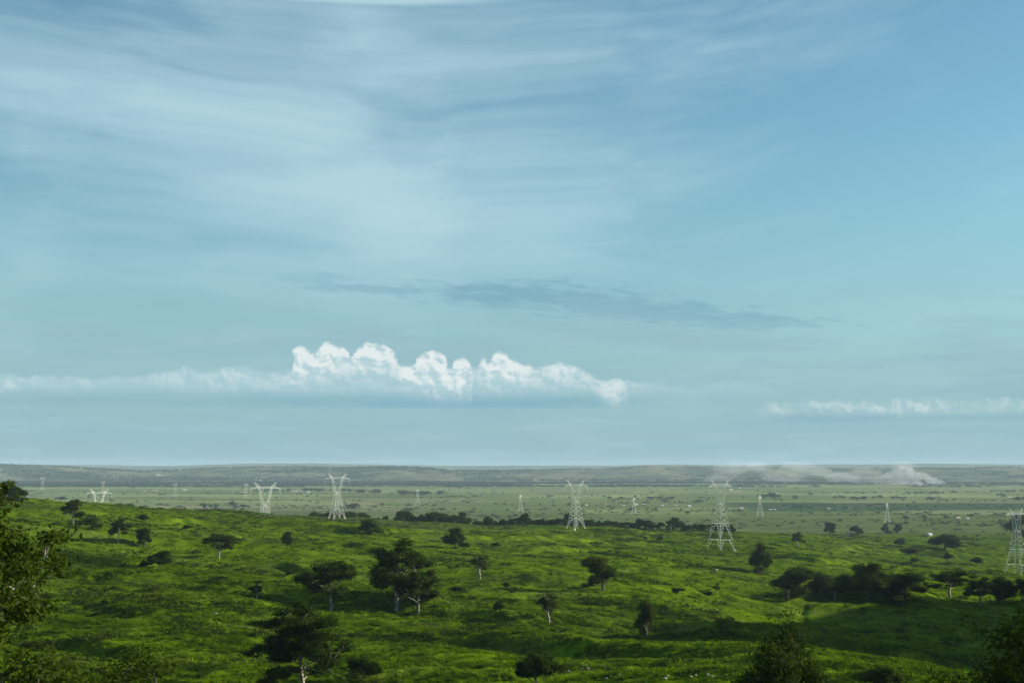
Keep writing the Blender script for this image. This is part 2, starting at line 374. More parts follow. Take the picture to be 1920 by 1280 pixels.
class Geo:
    def __init__(s): s.v = []; s.f = []; s.m = []
    def add(s, vs, fs, mi=0):
        b = len(s.v); s.v.extend(vs); s.f.extend([tuple(i+b for i in f) for f in fs]); s.m.extend([mi]*len(fs))
    def tube(s, pts, rad, n=4, mi=0, cap=True):
        pts = [Vector(p) for p in pts]; vs = []
        for i, p in enumerate(pts):
            d = (pts[min(i+1, len(pts)-1)]-pts[max(i-1, 0)]).normalized()
            a = d.cross(Vector((0, 0, 1)) if abs(d.z) < 0.93 else Vector((1, 0, 0))).normalized(); b = d.cross(a)
            r = rad[i] if isinstance(rad, (list, tuple)) else rad
            for k in range(n):
                t = 2*math.pi*k/n; vs.append(tuple(p+(a*math.cos(t)+b*math.sin(t))*r))
        fs = []
        for i in range(len(pts)-1):
            for k in range(n):
                k2 = (k+1) % n; fs.append((i*n+k, i*n+k2, (i+1)*n+k2, (i+1)*n+k))
        if cap: fs += [tuple(range(n))[::-1], tuple(range((len(pts)-1)*n, len(pts)*n))]
        s.add(vs, fs, mi)
    def box(s, x0, x1, y0, y1, z0, z1, mi=0):
        vs = [(x, y, z) for z in (z0, z1) for y in (y0, y1) for x in (x0, x1)]
        s.add(vs, [(0, 2, 3, 1), (4, 5, 7, 6), (0, 1, 5, 4), (2, 6, 7, 3), (0, 4, 6, 2), (1, 3, 7, 5)], mi)
    def mesh(s, name, mats, smooth=False):
        return mesh_np(name, np.array(s.v), s.f, mats, smooth, s.m)
GeoBase = Geo
def copy_tree(o, parent=None):
    c = o.copy(); col.objects.link(c)
    if parent is not None: c.parent = parent
    for ch in o.children: copy_tree(ch, c)
    return c

# ------------------------------------------------------------------ materials
def mat(name, colr, rough=0.9, spec=0.2):
    m = bpy.data.materials.new(name); m.use_nodes = True
    b = m.node_tree.nodes['Principled BSDF']
    b.inputs['Base Color'].default_value = (*colr, 1); b.inputs['Roughness'].default_value = rough
    b.inputs['Specular IOR Level'].default_value = spec
    return m
def mat_noise(name, c1, c2, scale, rough=0.9, detail=4, spec=0.15, bump=0.0, lo=.35, hi=.65, obj_rand=0.0):
    m = mat(name, c1, rough, spec); N = NT(m.node_tree); b = m.node_tree.nodes['Principled BSDF']
    tc = N.n('ShaderNodeTexCoord')
    f = N.noise(tc.outputs['Object'], scale, detail, 0.6)
    c = N.mix(N.step(f, lo, hi), c1, c2)
    if obj_rand:
        oi = N.n('ShaderNodeObjectInfo')
        hs = N.n('ShaderNodeHueSaturation'); N.put(hs.inputs['Color'], c)
        N.put(hs.inputs['Value'], N.step(oi.outputs['Random'], 0, 1, 1-obj_rand, 1+obj_rand, 'LINEAR'))
        N.put(hs.inputs['Hue'], N.step(oi.outputs['Random'], 0, 1, 0.515, 0.485, 'LINEAR'))
        c = hs.outputs[0]
    m.node_tree.links.new(c, b.inputs['Base Color'])
    if bump:
        bn = N.n('ShaderNodeBump'); bn.inputs['Strength'].default_value = bump; bn.inputs['Distance'].default_value = 0.1
        N.put(bn.inputs['Height'], f); m.node_tree.links.new(bn.outputs[0], b.inputs['Normal'])
    return m
def leaf_mat(name, c1, c2, trans=0.3, scale=0.6, obj_rand=0.2):
    m = mat_noise(name, c1, c2, scale, rough=0.9, spec=0.02, obj_rand=obj_rand)
    nt = m.node_tree; N = NT(nt); b = nt.nodes['Principled BSDF']; o = nt.nodes['Material Output']
    src = b.inputs['Base Color'].links[0].from_socket
    t = N.n('ShaderNodeBsdfTranslucent'); N.put(t.inputs[0], N.mix(1.0, src, (1.0, 1.15, 0.4), 'MULTIPLY'))
    mx = N.n('ShaderNodeMixShader'); mx.inputs[0].default_value = trans
    nt.links.new(b.outputs[0], mx.inputs[1]); nt.links.new(t.outputs[0], mx.inputs[2]); nt.links.new(mx.outputs[0], o.inputs[0])
    return m
M_LEAF = [leaf_mat('leaf_dark', (0.017, 0.030, 0.003), (0.042, 0.066, 0.007)),
          leaf_mat('leaf_olive', (0.022, 0.036, 0.006), (0.044, 0.062, 0.010)),
          leaf_mat('leaf_fresh', (0.026, 0.058, 0.006), (0.050, 0.095, 0.010))]
M_LEAF_FAR = leaf_mat('leaf_far', (0.016, 0.032, 0.010), (0.036, 0.056, 0.018), 0.15, 0.05, 0.3)
M_BARK = mat_noise('pale_bark', (0.10, 0.09, 0.07), (0.33, 0.32, 0.27), 1.3, 0.85, 5)
M_BARKD = mat_noise('dark_bark', (0.05, 0.045, 0.035), (0.13, 0.115, 0.09), 1.3, 0.9, 5)
M_STEEL = mat_noise('galvanised_steel', (0.58, 0.60, 0.54), (0.72, 0.74, 0.67), 0.5, 0.55, 3, 0.4)
M_INSUL = mat('glass_insulator', (0.55, 0.60, 0.55), 0.3, 0.5)
M_CONC = mat_noise('concrete', (0.45, 0.44, 0.40), (0.6, 0.58, 0.54), 2.0)
M_WALLW = mat_noise('white_render', (0.34, 0.33, 0.29), (0.50, 0.48, 0.43), 0.4)
M_WALLB = mat_noise('earth_block', (0.36, 0.24, 0.16), (0.46, 0.32, 0.22), 0.5)
M_WALLP = mat_noise('pink_render', (0.38, 0.22, 0.16), (0.48, 0.29, 0.22), 0.5)
M_ROOFZ = mat_noise('sheet_roof', (0.34, 0.34, 0.32), (0.48, 0.48, 0.46), 0.6, 0.5)
M_ROOFR = mat_noise('rusty_roof', (0.25, 0.14, 0.09), (0.36, 0.22, 0.15), 0.6, 0.8)
M_DARK = mat('opening_dark', (0.03, 0.03, 0.03), 0.6)

def meadow_mat():
    m = mat('meadow', (0.05, 0.1, 0.02), 1.0, 0.0); nt = m.node_tree; N = NT(nt); b = nt.nodes['Principled BSDF']
    p = N.n('ShaderNodeNewGeometry').outputs['Position']
    a = N.noise(p, 0.012, 5, 0.55); bb = N.noise(p, 0.11, 5, 0.65); c = N.noise(p, 0.9, 4, 0.7)
    str_ = N.noise(N.v('MULTIPLY', p, (0.012, 0.05, 0.0)), 1.0, 5, 0.6, 0.4)
    k = N.mix(N.step(bb, 0.36, 0.64), (0.033, 0.065, 0.0015), (0.090, 0.150, 0.003))
    k = N.mix(N.m('MULTIPLY', N.step(str_, 0.52, 0.72), 0.6), k, (0.135, 0.185, 0.026))
    k = N.mix(N.m('MULTIPLY', N.step(a, 0.50, 0.68), 0.5), k, (0.060, 0.088, 0.016))
    br = N.noise(N.v('MULTIPLY', p, (0.02, 0.06, 0.0)), 1.0, 5, 0.65, 0.8)
    k = N.mix(N.m('MULTIPLY', N.step(br, 0.60, 0.70), 0.65), k, (0.052, 0.050, 0.018))
    k = N.mix(0.55, k, N.mix(N.step(c, 0.3, 0.7), (0.35, 0.35, 0.35), (1.5, 1.5, 1.5)), 'MULTIPLY')
    # ploughed plot on the crest, with rows
    x, y, z = N.sep(p)[:3]
    d = N.v('LENGTH', N.v('MULTIPLY', N.v('SUBTRACT', p, (-95, 1060, 0)), (1/115, 1/95, 0)))
    plot = N.step(N.m('ADD', d, N.m('MULTIPLY', N.m('SUBTRACT', a, .5), 1.2)), 0.85, 1.0, 1.0, 0.0)
    row = N.m('SINE', N.m('ADD', N.m('MULTIPLY', x, 1.05), N.m('MULTIPLY', y, 0.55)))
    pk = N.mix(N.step(row, -0.4, 0.6), (0.075, 0.070, 0.032), (0.060, 0.098, 0.018))
    k = N.mix(N.m('MULTIPLY', plot, 0.75), k, pk)
    nt.links.new(k, b.inputs['Base Color'])
    bn = N.n('ShaderNodeBump'); bn.inputs['Strength'].default_value = 1.0; bn.inputs['Distance'].default_value = 0.6
    N.put(bn.inputs['Height'], N.m('ADD', c, N.m('MULTIPLY', bb, 2.0))); nt.links.new(bn.outputs[0], b.inputs['Normal'])
    return m
def plain_mat():
    m = mat('valley_fields', (0.05, 0.1, 0.02), 1.0, 0.0); nt = m.node_tree; N = NT(nt); b = nt.nodes['Principled BSDF']
    p = N.n('ShaderNodeNewGeometry').outputs['Position']
    x, y, z = N.sep(p)[:3]
    wp = N.v('ADD', p, N.v('SCALE', N.noise(p, 0.004, 3, 0.5, out=1), 90.0))
    vo = N.n('ShaderNodeTexVoronoi', feature='F1'); N.put(vo.inputs['Vector'], N.v('MULTIPLY', wp, (0.0016, 0.0021, 0))); vo.inputs['Scale'].default_value = 1.0
    rnd = N.sep(vo.outputs['Color'])
    a = N.noise(p, 0.0013, 4, 0.55); bb = N.noise(p, 0.011, 5, 0.65); c = N.noise(p, 0.06, 4, 0.7)
    k = N.mix(N.step(rnd[0], 0.1, 0.9), (0.110, 0.150, 0.045), (0.215, 0.255, 0.090))
    k = N.mix(N.m('MULTIPLY', N.step(rnd[1], 0.68, 0.75), 0.55), k, (0.190, 0.180, 0.095))
    k = N.mix(N.m('MULTIPLY', N.step(a, 0.48, 0.66), 0.45), k, (0.075, 0.110, 0.040))
    k = N.mix(N.m('MULTIPLY', N.step(bb, 0.52, 0.66), 0.45), k, (0.070, 0.092, 0.030))
    # near part of the plain: rough olive grazing
    k = N.mix(N.m('MULTIPLY', N.step(N.m('ADD', y, N.m('MULTIPLY', N.m('SUBTRACT', a, 0.5), 2500.0)), 3000, 3700, 1, 0), 0.85), k, N.mix(N.step(bb, 0.4, 0.6), (0.050, 0.082, 0.016), (0.100, 0.130, 0.034)))
    strp = N.noise(N.v('MULTIPLY', p, (0.0008, 0.006, 0)), 1.0, 4, 0.6)
    k = N.mix(N.m('MULTIPLY', N.step(strp, 0.50, 0.62), 0.55), k, (0.060, 0.082, 0.028))
    # deep green crop belt right of centre
    belt = N.m('MULTIPLY', N.step(N.m('ADD', y, N.m('MULTIPLY', x, -0.12)), 3520, 3560), N.step(N.m('ADD', y, N.m('MULTIPLY', x, 0.05)), 4450, 4500, 1, 0))
    belt = N.m('MULTIPLY', belt, N.step(x, 560, 700))
    k = N.mix(N.m('MULTIPLY', belt, 0.85), k, (0.022, 0.052, 0.022))
    k = N.mix(0.5, k, N.mix(N.step(c, 0.3, 0.7), (0.6, 0.6, 0.6), (1.3, 1.3, 1.3)), 'MULTIPLY')
    nt.links.new(k, b.inputs['Base Color'])
    return m
def hill_mat():
    m = mat('wooded_hills', (0.05, 0.1, 0.02), 1.0, 0.0); nt = m.node_tree; N = NT(nt); b = nt.nodes['Principled BSDF']
    p = N.n('ShaderNodeNewGeometry').outputs['Position']
    a = N.noise(N.v('MULTIPLY', p, (0.0012, 0.0008, 0.01)), 1.0, 5, 0.6); bb = N.noise(N.v('MULTIPLY', p, (0.006, 0.003, 0.02)), 1.0, 5, 0.7)
    k = N.mix(N.step(bb, 0.38, 0.62), (0.055, 0.066, 0.034), (0.150, 0.150, 0.078))
    k = N.mix(N.m('MULTIPLY', N.step(a, 0.50, 0.64), 0.35), k, (0.200, 0.180, 0.105))
    nt.links.new(k, b.inputs['Base Color'])
    return m
M_MEADOW, M_PLAIN, M_HILL = meadow_mat(), plain_mat(), hill_mat()

# ------------------------------------------------------------------ ground sheet
def build_ground():
    rows = np.concatenate([np.linspace(-600, 40, 30), np.linspace(45, 200, 60, endpoint=False), np.linspace(200, 520, 400, endpoint=False),
                           np.linspace(520, 1400, 520, endpoint=False), np.linspace(1400, 3000, 90, endpoint=False),
                           np.geomspace(3000, 9000, 60, endpoint=False), np.linspace(9000, 12800, 110, endpoint=False),
                           np.geomspace(12800, 22200, 50)])
    t = np.concatenate([np.linspace(-6, -0.9, 24, endpoint=False), np.linspace(-0.9, -0.40, 60, endpoint=False), np.linspace(-0.40, 0.40, 700, endpoint=False),
                        np.linspace(0.40, 0.9, 70, endpoint=False), np.linspace(0.9, 6, 24)])
    Y, Tt = np.meshgrid(rows, t, indexing='ij')
    X = Tt*np.maximum(Y, 60.0)
    X = np.clip(X, -15500, 15500)
    Z = height(X, Y)
    nr, nc = Y.shape
    v = np.stack([X, Y, Z], -1).reshape(-1, 3)
    i = np.arange(nr-1)[:, None]*nc+np.arange(nc-1)[None, :]
    f = np.stack([i, i+1, i+nc+1, i+nc], -1).reshape(-1, 4)
    yc = (Y[:-1, :-1]+Y[1:, 1:])/2
    mi = np.where(yc < 2250, 0, np.where(yc < 9700, 1, 2)).ravel()
    o = link('ground', mesh_np('ground', v, f, (M_MEADOW, M_PLAIN, M_HILL), True, mi))
    tag(o, kind='structure')
build_ground()
print('ground', time.time()-T0)

# ------------------------------------------------------------------ lattice pylons
def make_pylon(ext, rk=0.66):
    """ext: extra leg length in metres (0 or 11)"""
    r0, r1 = 0.19, 0.085
    zb = 7.5+ext           # belt 1
    zw = zb+13.0           # waist
    zc = zw+12.0           # crossarm bottom
    zt = zc+4.6            # horn tip
    wb, ww = 3.9, 1.9      # half widths
    slope = (wb-ww)/(zb-zw)
    hw = lambda z: ww+slope*(z-zw)
    wf = hw(0.0)+0.25
    root = bpy.data.objects.new('power_pylon', None); col.objects.link(root)
    M = [M_STEEL]
    corners = [(-1, -1), (1, -1), (1, 1), (-1, 1)]
    zl = 7.5 if ext else 0.0       # lower belt on long-legged towers
    class Geo(GeoBase):
        def tube(s_, pts, rad, n=4, **k): GeoBase.tube(s_, pts, rad if isinstance(rad, list) else rad*rk, n, **k)
    lerp = lambda a, b, t: tuple(a[i]+(b[i]-a[i])*t for i in range(3))
    for ci, (sx, sy) in enumerate(corners):
        g = Geo()
        foot = (sx*wf, sy*wf, -0.6)
        top = (sx*wb, sy*wb, zb)
        g.tube([foot, top], r0)
        start = foot if not ext else (sx*hw(zl), sy*hw(zl), zl)
        for mid in ((0, sy*wb, zb), (sx*wb, 0, zb)):
            g.tube([start, mid], 0.13)
            for k in range(1, 6):
                t = k/6; g.tube([lerp(start, top, t), lerp(start, mid, t)], r1)
                g.tube([lerp(start, top, t), lerp(start, mid, t-1/6)], 0.06)
        if ext:
            for mid in ((sx*hw(zl)*0.42, sy*hw(zl), zl), (sx*hw(zl), sy*hw(zl)*0.42, zl)):
                g.tube([foot, mid], 0.12)
                for k in (1, 2, 3):
                    t = k/4; g.tube([lerp(foot, start, t), lerp(foot, mid, t)], r1)
        g.box(sx*wf-0.4, sx*wf+0.4, sy*wf-0.4, sy*wf+0.4, -2.6, 0.1)
        link('leg', g.mesh('leg', M), root)
    g = Geo()
    def ring(g, z):
        w = hw(z)
        for k in range(4):
            a, b = corners[k], corners[(k+1) % 4]
            g.tube([(a[0]*w, a[1]*w, z), (b[0]*w, b[1]*w, z)], 0.13)
    ring(g, zb); ring(g, zw)
    if ext:
        gb = Geo(); ring(gb, zl); link('leg_belt', gb.mesh('leg_belt', M), root)
    levels = [zb, zb+4.0, zb+7.4, zb+10.4, zw]
    for (sx, sy) in corners: g.tube([(sx*wb, sy*wb, zb), (sx*ww, sy*ww, zw)], r0)
    for j in range(4):
        z0, z1 = levels[j], levels[j+1]; w0, w1 = hw(z0), hw(z1)
        for k in range(4):
            a, b = corners[k], corners[(k+1) % 4]
            g.tube([(a[0]*w0, a[1]*w0, z0), (b[0]*w1, b[1]*w1, z1)], 0.10)
            g.tube([(b[0]*w0, b[1]*w0, z0), (a[0]*w1, a[1]*w1, z1)], 0.10)
    link('lattice_body', g.mesh('lattice_body', M), root)
    for s in (-1, 1):
        g = Geo()
        ch = []
        for sy in (-1, 1):
            o_ = [(s*ww, sy*ww, zw), (s*3.6, sy*1.25, zw+5.4), (s*5.1, sy*0.8, zc), (s*5.4, sy*0.8, zc+1.7)]
            i_ = [(s*0.15, sy*ww*0.75, zw+0.2), (s*2.5, sy*1.2, zw+5.6), (s*4.15, sy*0.8, zc), (s*4.6, sy*0.8, zc+1.7)]
            for pl in (o_, i_):
                g.tube(pl, 0.14)
            ch.append((o_, i_))
        def at(pl, t):
            t *= 3; i = min(int(t), 2); return lerp(pl[i], pl[i+1], t-i)
        n = 11
        for k in range(n):
            t0, t1 = k/n, (k+1)/n
            for (o_, i_) in ch:
                g.tube([at(o_, t0), at(i_, t1)] if k % 2 else [at(i_, t0), at(o_, t1)], 0.07)
            for q_ in (0, 1):
                g.tube([at(ch[0][q_], t0), at(ch[1][q_], t1)], 0.06)
        link('fork_arm', g.mesh('fork_arm', M), root)
        g = Geo()
        tip = (s*8.4, 0, zt)
        for sy in (-1, 1):
            g.tube([(s*4.4, sy*0.8, zc+1.6), tip], 0.12); g.tube([(s*5.6, sy*0.8, zc+0.2), tip], 0.12)
            for k in range(1, 6):
                t = k/6
                g.tube([lerp((s*4.4, sy*0.8, zc+1.6), tip, t), lerp((s*5.6, sy*0.8, zc+0.2), tip, t-0.1)], 0.07)
        link('earth_wire_horn', g.mesh('earth_wire_horn', M), root)
    g = Geo()
    L = 11.3
    for sy in (-1, 1):
        g.tube([(-L, 0, zc), (-6, sy*0.8, zc), (6, sy*0.8, zc), (L, 0, zc)], 0.13)
        g.tube([(-L, 0, zc+0.15), (-5.4, sy*0.8, zc+1.5), (0, sy*0.8, zc+1.1), (5.4, sy*0.8, zc+1.5), (L, 0, zc+0.15)], 0.10)
        xs = np.linspace(-10, 10, 15)
        for a, b in zip(xs[:-1], xs[1:]):
            up = lambda x: zc+0.15+1.3*min(1, (L-abs(x))/(L-5.4))
            wy = lambda x: sy*0.8*min(1, (L-abs(x))/(L-6))
            m_ = (a+b)/2
            g.tube([(a, wy(a), zc), (m_, wy(m_), up(m_))], 0.06); g.tube([(m_, wy(m_), up(m_)), (b, wy(b), zc)], 0.06)
    link('crossarm', g.mesh('crossarm', M), root)
    def string(a, b):
        g = Geo(); a = Vector(a); b = Vector(b); n = 16
        pts = []; rad = []
        for i in range(n+1):
            pts.append(a.lerp(b, i/n)); rad.append(0.15 if i % 2 else 0.06)
        g.tube(pts, rad, 6)
        link('insulator_string', g.mesh('insulator_string', [M_INSUL]), root)
    string((-L, 0, zc-0.1), (-L, 0, zc-4.4)); string((L, 0, zc-0.1), (L, 0, zc-4.4))
    string((-4.1, 0, zc-0.2), (0, 0, zc-4.3)); string((4.1, 0, zc-0.2), (0, 0, zc-4.3))
    return root, zt
P_SHORT, ZS = make_pylon(0.0); P_LONG, ZL = make_pylon(11.0); P_FAR, ZF = make_pylon(0.0, 0.40)
used = {}
def put_pylon(src, x, y, z, yaw, label, group=None, s=1.0):
    key = src.name
    o = src if not used.get(key) else copy_tree(src)
    used[key] = True
    o.location = (x, y, z); o.rotation_euler = (0, 0, R(yaw)); o.scale = (s, s, s)
    for k in ('label', 'category', 'group'):
        if k in o: del o[k]
    tag(o, label, 'pylon', group)
NG = 'lattice pylons striding across the near hillside'
def near_pylon(src, zt, px, d, yaw, label, sc_=1.0):
    x = (px-960)/F*d; put_pylon(src, x, d, h1(x, d)+0.1, yaw, label, NG, sc_)
def behind_crest(px, top, horn_px, yaw, label):
    """pylon whose foot is hidden: stand it where its tips reach the row seen in the photo"""
    best = None
    for d in np.arange(1120, 1900, 5.0):
        sc_ = horn_px*d/F/(16.8*math.cos(R(yaw)))
        if not 0.75 < sc_ < 1.35: continue
        e = abs(h1((px-960)/F*d, d)+ZS*sc_-(EYE-(top-HOR)/F*d))
        if best is None or e < best[0]: best = (e, d, sc_)
    near_pylon(P_SHORT, ZS, px, best[1], yaw, label, best[2]); print('pylon', px, best)
behind_crest(190, 915, 30, 33, 'leftmost lattice pylon, only its forked top showing above the hill crest')
behind_crest(500, 914, 37, 33, 'lattice pylon half sunk behind the crest, left of the fully visible pylon')
def on_ground(px, py, hp, yaw, label):
    x, y, z = ground_at(px, py, 800)
    near_pylon(P_SHORT, ZS, px, y, yaw, label, hp*y/F/ZS); print('pylon', px, y, hp*y/F/ZS)
on_ground(634, 971, 84, 33, 'pale pylon standing on the crest beside a ploughed plot')
on_ground(1079, 989, 89, 35, 'pale pylon on the crest just in front of the dark tree belt')
near_pylon(P_LONG, ZL, 1348, 975, 36, 'tallest steel pylon with long splayed legs on the green slope')
near_pylon(P_LONG, ZL, 1899, 1040, 38, 'steel pylon cut by the right edge, before a dark tree')
for px, py, hp, yaw, lab in [
    (84, 919, 26, 70, 'faint distant pylon farthest left on the plain'),
    (197, 925, 24, 75, 'thin distant pylon rising behind the leftmost forked pylon'),
    (332, 931, 26, 70, 'faint pylon on the plain between the two half-hidden pylons, nearer the left one'),
    (464, 933, 28, 72, 'faint distant pylon just left of the pylon half sunk behind the crest'),
    (784, 947, 32, 72, 'distant pale pylon on open fields right of the ploughed plot pylon'),
    (976, 958, 33, 78, 'distant pylon standing left of the pylon before the tree belt'),
    (1187, 963, 33, 75, 'distant pylon beside the hamlet in the middle of the plain'),
    (1422, 967, 42, 72, 'distant pylon right of the tallest near pylon'),
    (1659, 980, 40, 68, 'distant pylon on the plain above two dark round trees')]:
    d = EYE*F/(py-HOR)
    x = (px-960)/F*d
    s = hp*d/F/ZS
    put_pylon(P_FAR, x, d, h1(x, d), yaw, lab, 'far line of pylons on the valley plain', s)
print('pylons', time.time()-T0)

# ------------------------------------------------------------------ trees
def leaf_cloud(centres, radii, n_per, size, rs, flat=0.5, up=0.5):
    """quads scattered through flattened ellipsoids, denser at the shell"""
    C = np.repeat(np.asarray(centres, float), n_per, axis=0); Rr = np.repeat(np.asarray(radii, float), n_per)
    n = len(C)
    d = rs.normal(size=(n, 3)); d /= np.linalg.norm(d, axis=1)[:, None]
    r = rs.uniform(0.25, 1.0, n)**0.6
    p = C+d*(Rr*r)[:, None]*np.array([1, 1, flat])
    nrm = d*0.7+rs.normal(size=(n, 3))*0.6+np.array([0, 0, up]); nrm /= np.linalg.norm(nrm, axis=1)[:, None]
    a = np.cross(nrm, rs.normal(size=(n, 3))); a /= np.linalg.norm(a, axis=1)[:, None]
    b = np.cross(nrm, a)
    s = size*rs.uniform(0.6, 1.35, n)[:, None]
    v = np.stack([p-a*s, p-b*s*0.42, p+a*s, p+b*s*0.42], 1).reshape(-1, 3)
    f = np.arange(n*4).reshape(-1, 4)
    return v, f
def grow(seed, H=12.0, W=12.0, trunk=0.3, r0=0.5, limbs=6, leafs=14, size=0.30, crad=1.0, flat=0.5, layered=True, gap=0.0, droop=0.0, narrow=1.0, lean=0.0, top_frac=0.62):
    rs = np.random.default_rng(seed); g = Geo()
    ends = []; erad = []
    th = H*trunk; tt = H*top_frac
    p0 = Vector((0, 0, -0.4)); ln = Vector((rs.normal()*lean, rs.normal()*lean, 0))
    zs = [0.04, 0.3, 0.6, 0.85, 1.0]
    tp = [p0]+[Vector((rs.normal()*0.035*H*t, rs.normal()*0.035*H*t, tt*t))+ln*t for t in zs]
    g.tube(tp, [r0*1.5, r0*1.15, r0*0.95, r0*0.75, r0*0.6, r0*0.42], 8)
    top = tp[-1]
    def on_trunk(z):
        for a_, b_ in zip(tp[:-1], tp[1:]):
            if a_.z <= z <= b_.z: return a_.lerp(b_, (z-a_.z)/(b_.z-a_.z))
        return top
    def branch(p, d, L, r, lvl):
        n = 3; pts = [p]; q_ = p.copy(); dd = d.copy()
        for i in range(n):
            dd = (dd+Vector(rs.normal(size=3))*0.22+Vector((0, 0, 0.10-droop*0.1*lvl))).normalized()
            q_ = q_+dd*L/n; pts.append(q_.copy())
        g.tube(pts, [r, r*0.85, r*0.7, r*0.5], 5 if lvl < 2 else 3, cap=False)
        if lvl >= 3 or L < H*0.05:
            ends.append(tuple(q_)); erad.append(crad*rs.uniform(0.7, 1.25))
            if rs.random() > gap: ends.append(tuple(pts[2])); erad.append(crad*rs.uniform(0.5, 0.95))
            return
        k = 3 if lvl == 0 else rs.integers(2, 4)
        for j in range(k):
            a = rs.uniform(0, 2*math.pi); side = Vector((math.cos(a), math.sin(a), rs.uniform(-0.15, 0.35)))
            nd = (dd*0.9+side*0.85).normalized()
            if layered: nd.z *= 0.55; nd.normalize()
            s0 = pts[rs.integers(2, 4)] if lvl else pts[3 if j else 2]
            branch(s0, nd, L*rs.uniform(0.55, 0.78), r*0.52, lvl+1)
    for i in range(limbs):
        a = 2*math.pi*(i+rs.uniform(-0.3, 0.3))/limbs
        f_ = i/max(1, limbs-1)
        zf = (i+rs.random())/limbs
        z0 = th+(tt-th)*zf
        e = rs.uniform(-0.05, 0.45)+0.55*zf
        a = i*2.4+rs.uniform(-0.5, 0.5)
        d = Vector((math.cos(a)*math.cos(e), math.sin(a)*math.cos(e), math.sin(e)))
        branch(on_trunk(z0), d, W*0.30*rs.uniform(0.55, 1.15)*(1.1-0.35*zf), r0*(0.5-0.15*zf), 0)
    for i in range(3):
        branch(top, Vector((rs.normal()*0.5, rs.normal()*0.5, 1)).normalized(), (H-tt)*rs.uniform(0.5, 0.75), r0*0.4, 1)
    E = np.array(ends); ra = np.array(erad)
    hor = np.percentile(np.hypot(E[:, 0], E[:, 1]), 96)+crad*0.5; zt = E[:, 2].max()+crad*0.4
    V = np.array(g.v)
    sx = (W/2)/hor*narrow; sz = H/zt
    V[:, 0:2] *= 1+(sx-1)*np.clip((V[:, 2:3]-0.3*th)/(th*1.2+0.01), 0, 1); V[:, 2] *= sz
    E[:, 0:2] *= sx; E[:, 2] *= sz
    lv, lf = leaf_cloud(E, ra, leafs, size, rs, flat)
    return V, g.f, lv, lf
NPROTO = {}
def proto(key, leaf=0, bark=0, **kw):
    V, f, lv, lf = grow(**kw)
    NPROTO[key] = (mesh_np('trunk', V, f, (M_BARK if bark == 0 else M_BARKD,), True), mesh_np('crown', lv, lf, (M_LEAF[leaf],)), kw.get('H', 12.0), kw.get('W', 12.0))
for i in range(4):
    proto('spread%d' % i, leaf=0 if i % 2 else 1, seed=11+i, H=12, W=13, trunk=0.26+0.06*(i % 2), r0=0.34, limbs=9, leafs=44, size=0.27, crad=1.35, flat=0.42, lean=0.3)
for i in range(3):
    proto('round%d' % i, leaf=0, bark=1, seed=31+i, H=12, W=12, trunk=0.12, r0=0.4, limbs=9, leafs=44, size=0.33, crad=1.7, flat=0.8, layered=False)
for i in range(2):
    proto('sparse%d' % i, leaf=1, seed=51+i, H=12, W=9, trunk=0.34, r0=0.42, limbs=7, leafs=36, size=0.24, crad=1.15, flat=0.7, layered=False, gap=0.4)
for i in range(3):
    proto('bush%d' % i, leaf=(0, 1, 2)[i], bark=1, seed=71+i, H=4, W=5, trunk=0.08, r0=0.10, limbs=8, leafs=46, size=0.17, crad=0.8, flat=0.8, layered=False)
proto('fresh', leaf=1, bark=1, seed=91, H=14, W=12, trunk=0.2, r0=0.3, limbs=14, leafs=90, size=0.15, crad=1.5, flat=0.8, layered=False)
proto('hero', leaf=0, seed=96, H=15, W=14, trunk=0.12, r0=0.26, limbs=16, leafs=80, size=0.19, crad=1.5, flat=0.42, lean=0.2)
proto('giantdark', leaf=0, bark=1, seed=98, H=16, W=15, trunk=0.12, r0=0.36, limbs=16, leafs=100, size=0.13, crad=1.5, flat=0.6)
proto('edge', leaf=0, seed=104, H=15, W=9, trunk=0.70, r0=0.20, limbs=14, leafs=26, size=0.11, crad=0.72, flat=0.5, top_frac=0.90)
proto('giant', leaf=0, seed=97, H=16, W=15, trunk=0.12, r0=0.42, limbs=16, leafs=46, size=0.14, crad=1.15, flat=0.45)
print('protos', time.time()-T0, {k: len(v[1].polygons) for k, v in NPROTO.items()})
rr = random.Random(5)
def tree(key, x, y, z, h, w, label, cat='tree', name='tree', rot=None, group=None):
    tm, cm, H, W = NPROTO[key]
    root = bpy.data.objects.new(name, None); col.objects.link(root)
    root.location = (x, y, z); root.rotation_euler = (0, 0, rr.uniform(0, 6.28) if rot is None else rot)
    root.scale = (1.13*w/W, 1.13*w/W, 1.06*h/H)
    link('trunk', tm, root); link('crown', cm, root)
    tag(root, label, cat, group)
    return root
def tree_px(key, px, py, hp, wp, label, cat='tree', name='tree', rot=None, group=None, lo=120):
    x, y, z = ground_at(px, py, lo)
    return tree(key, x, y, z-0.15, hp*y/F, wp*y/F, label, cat, name, rot, group)
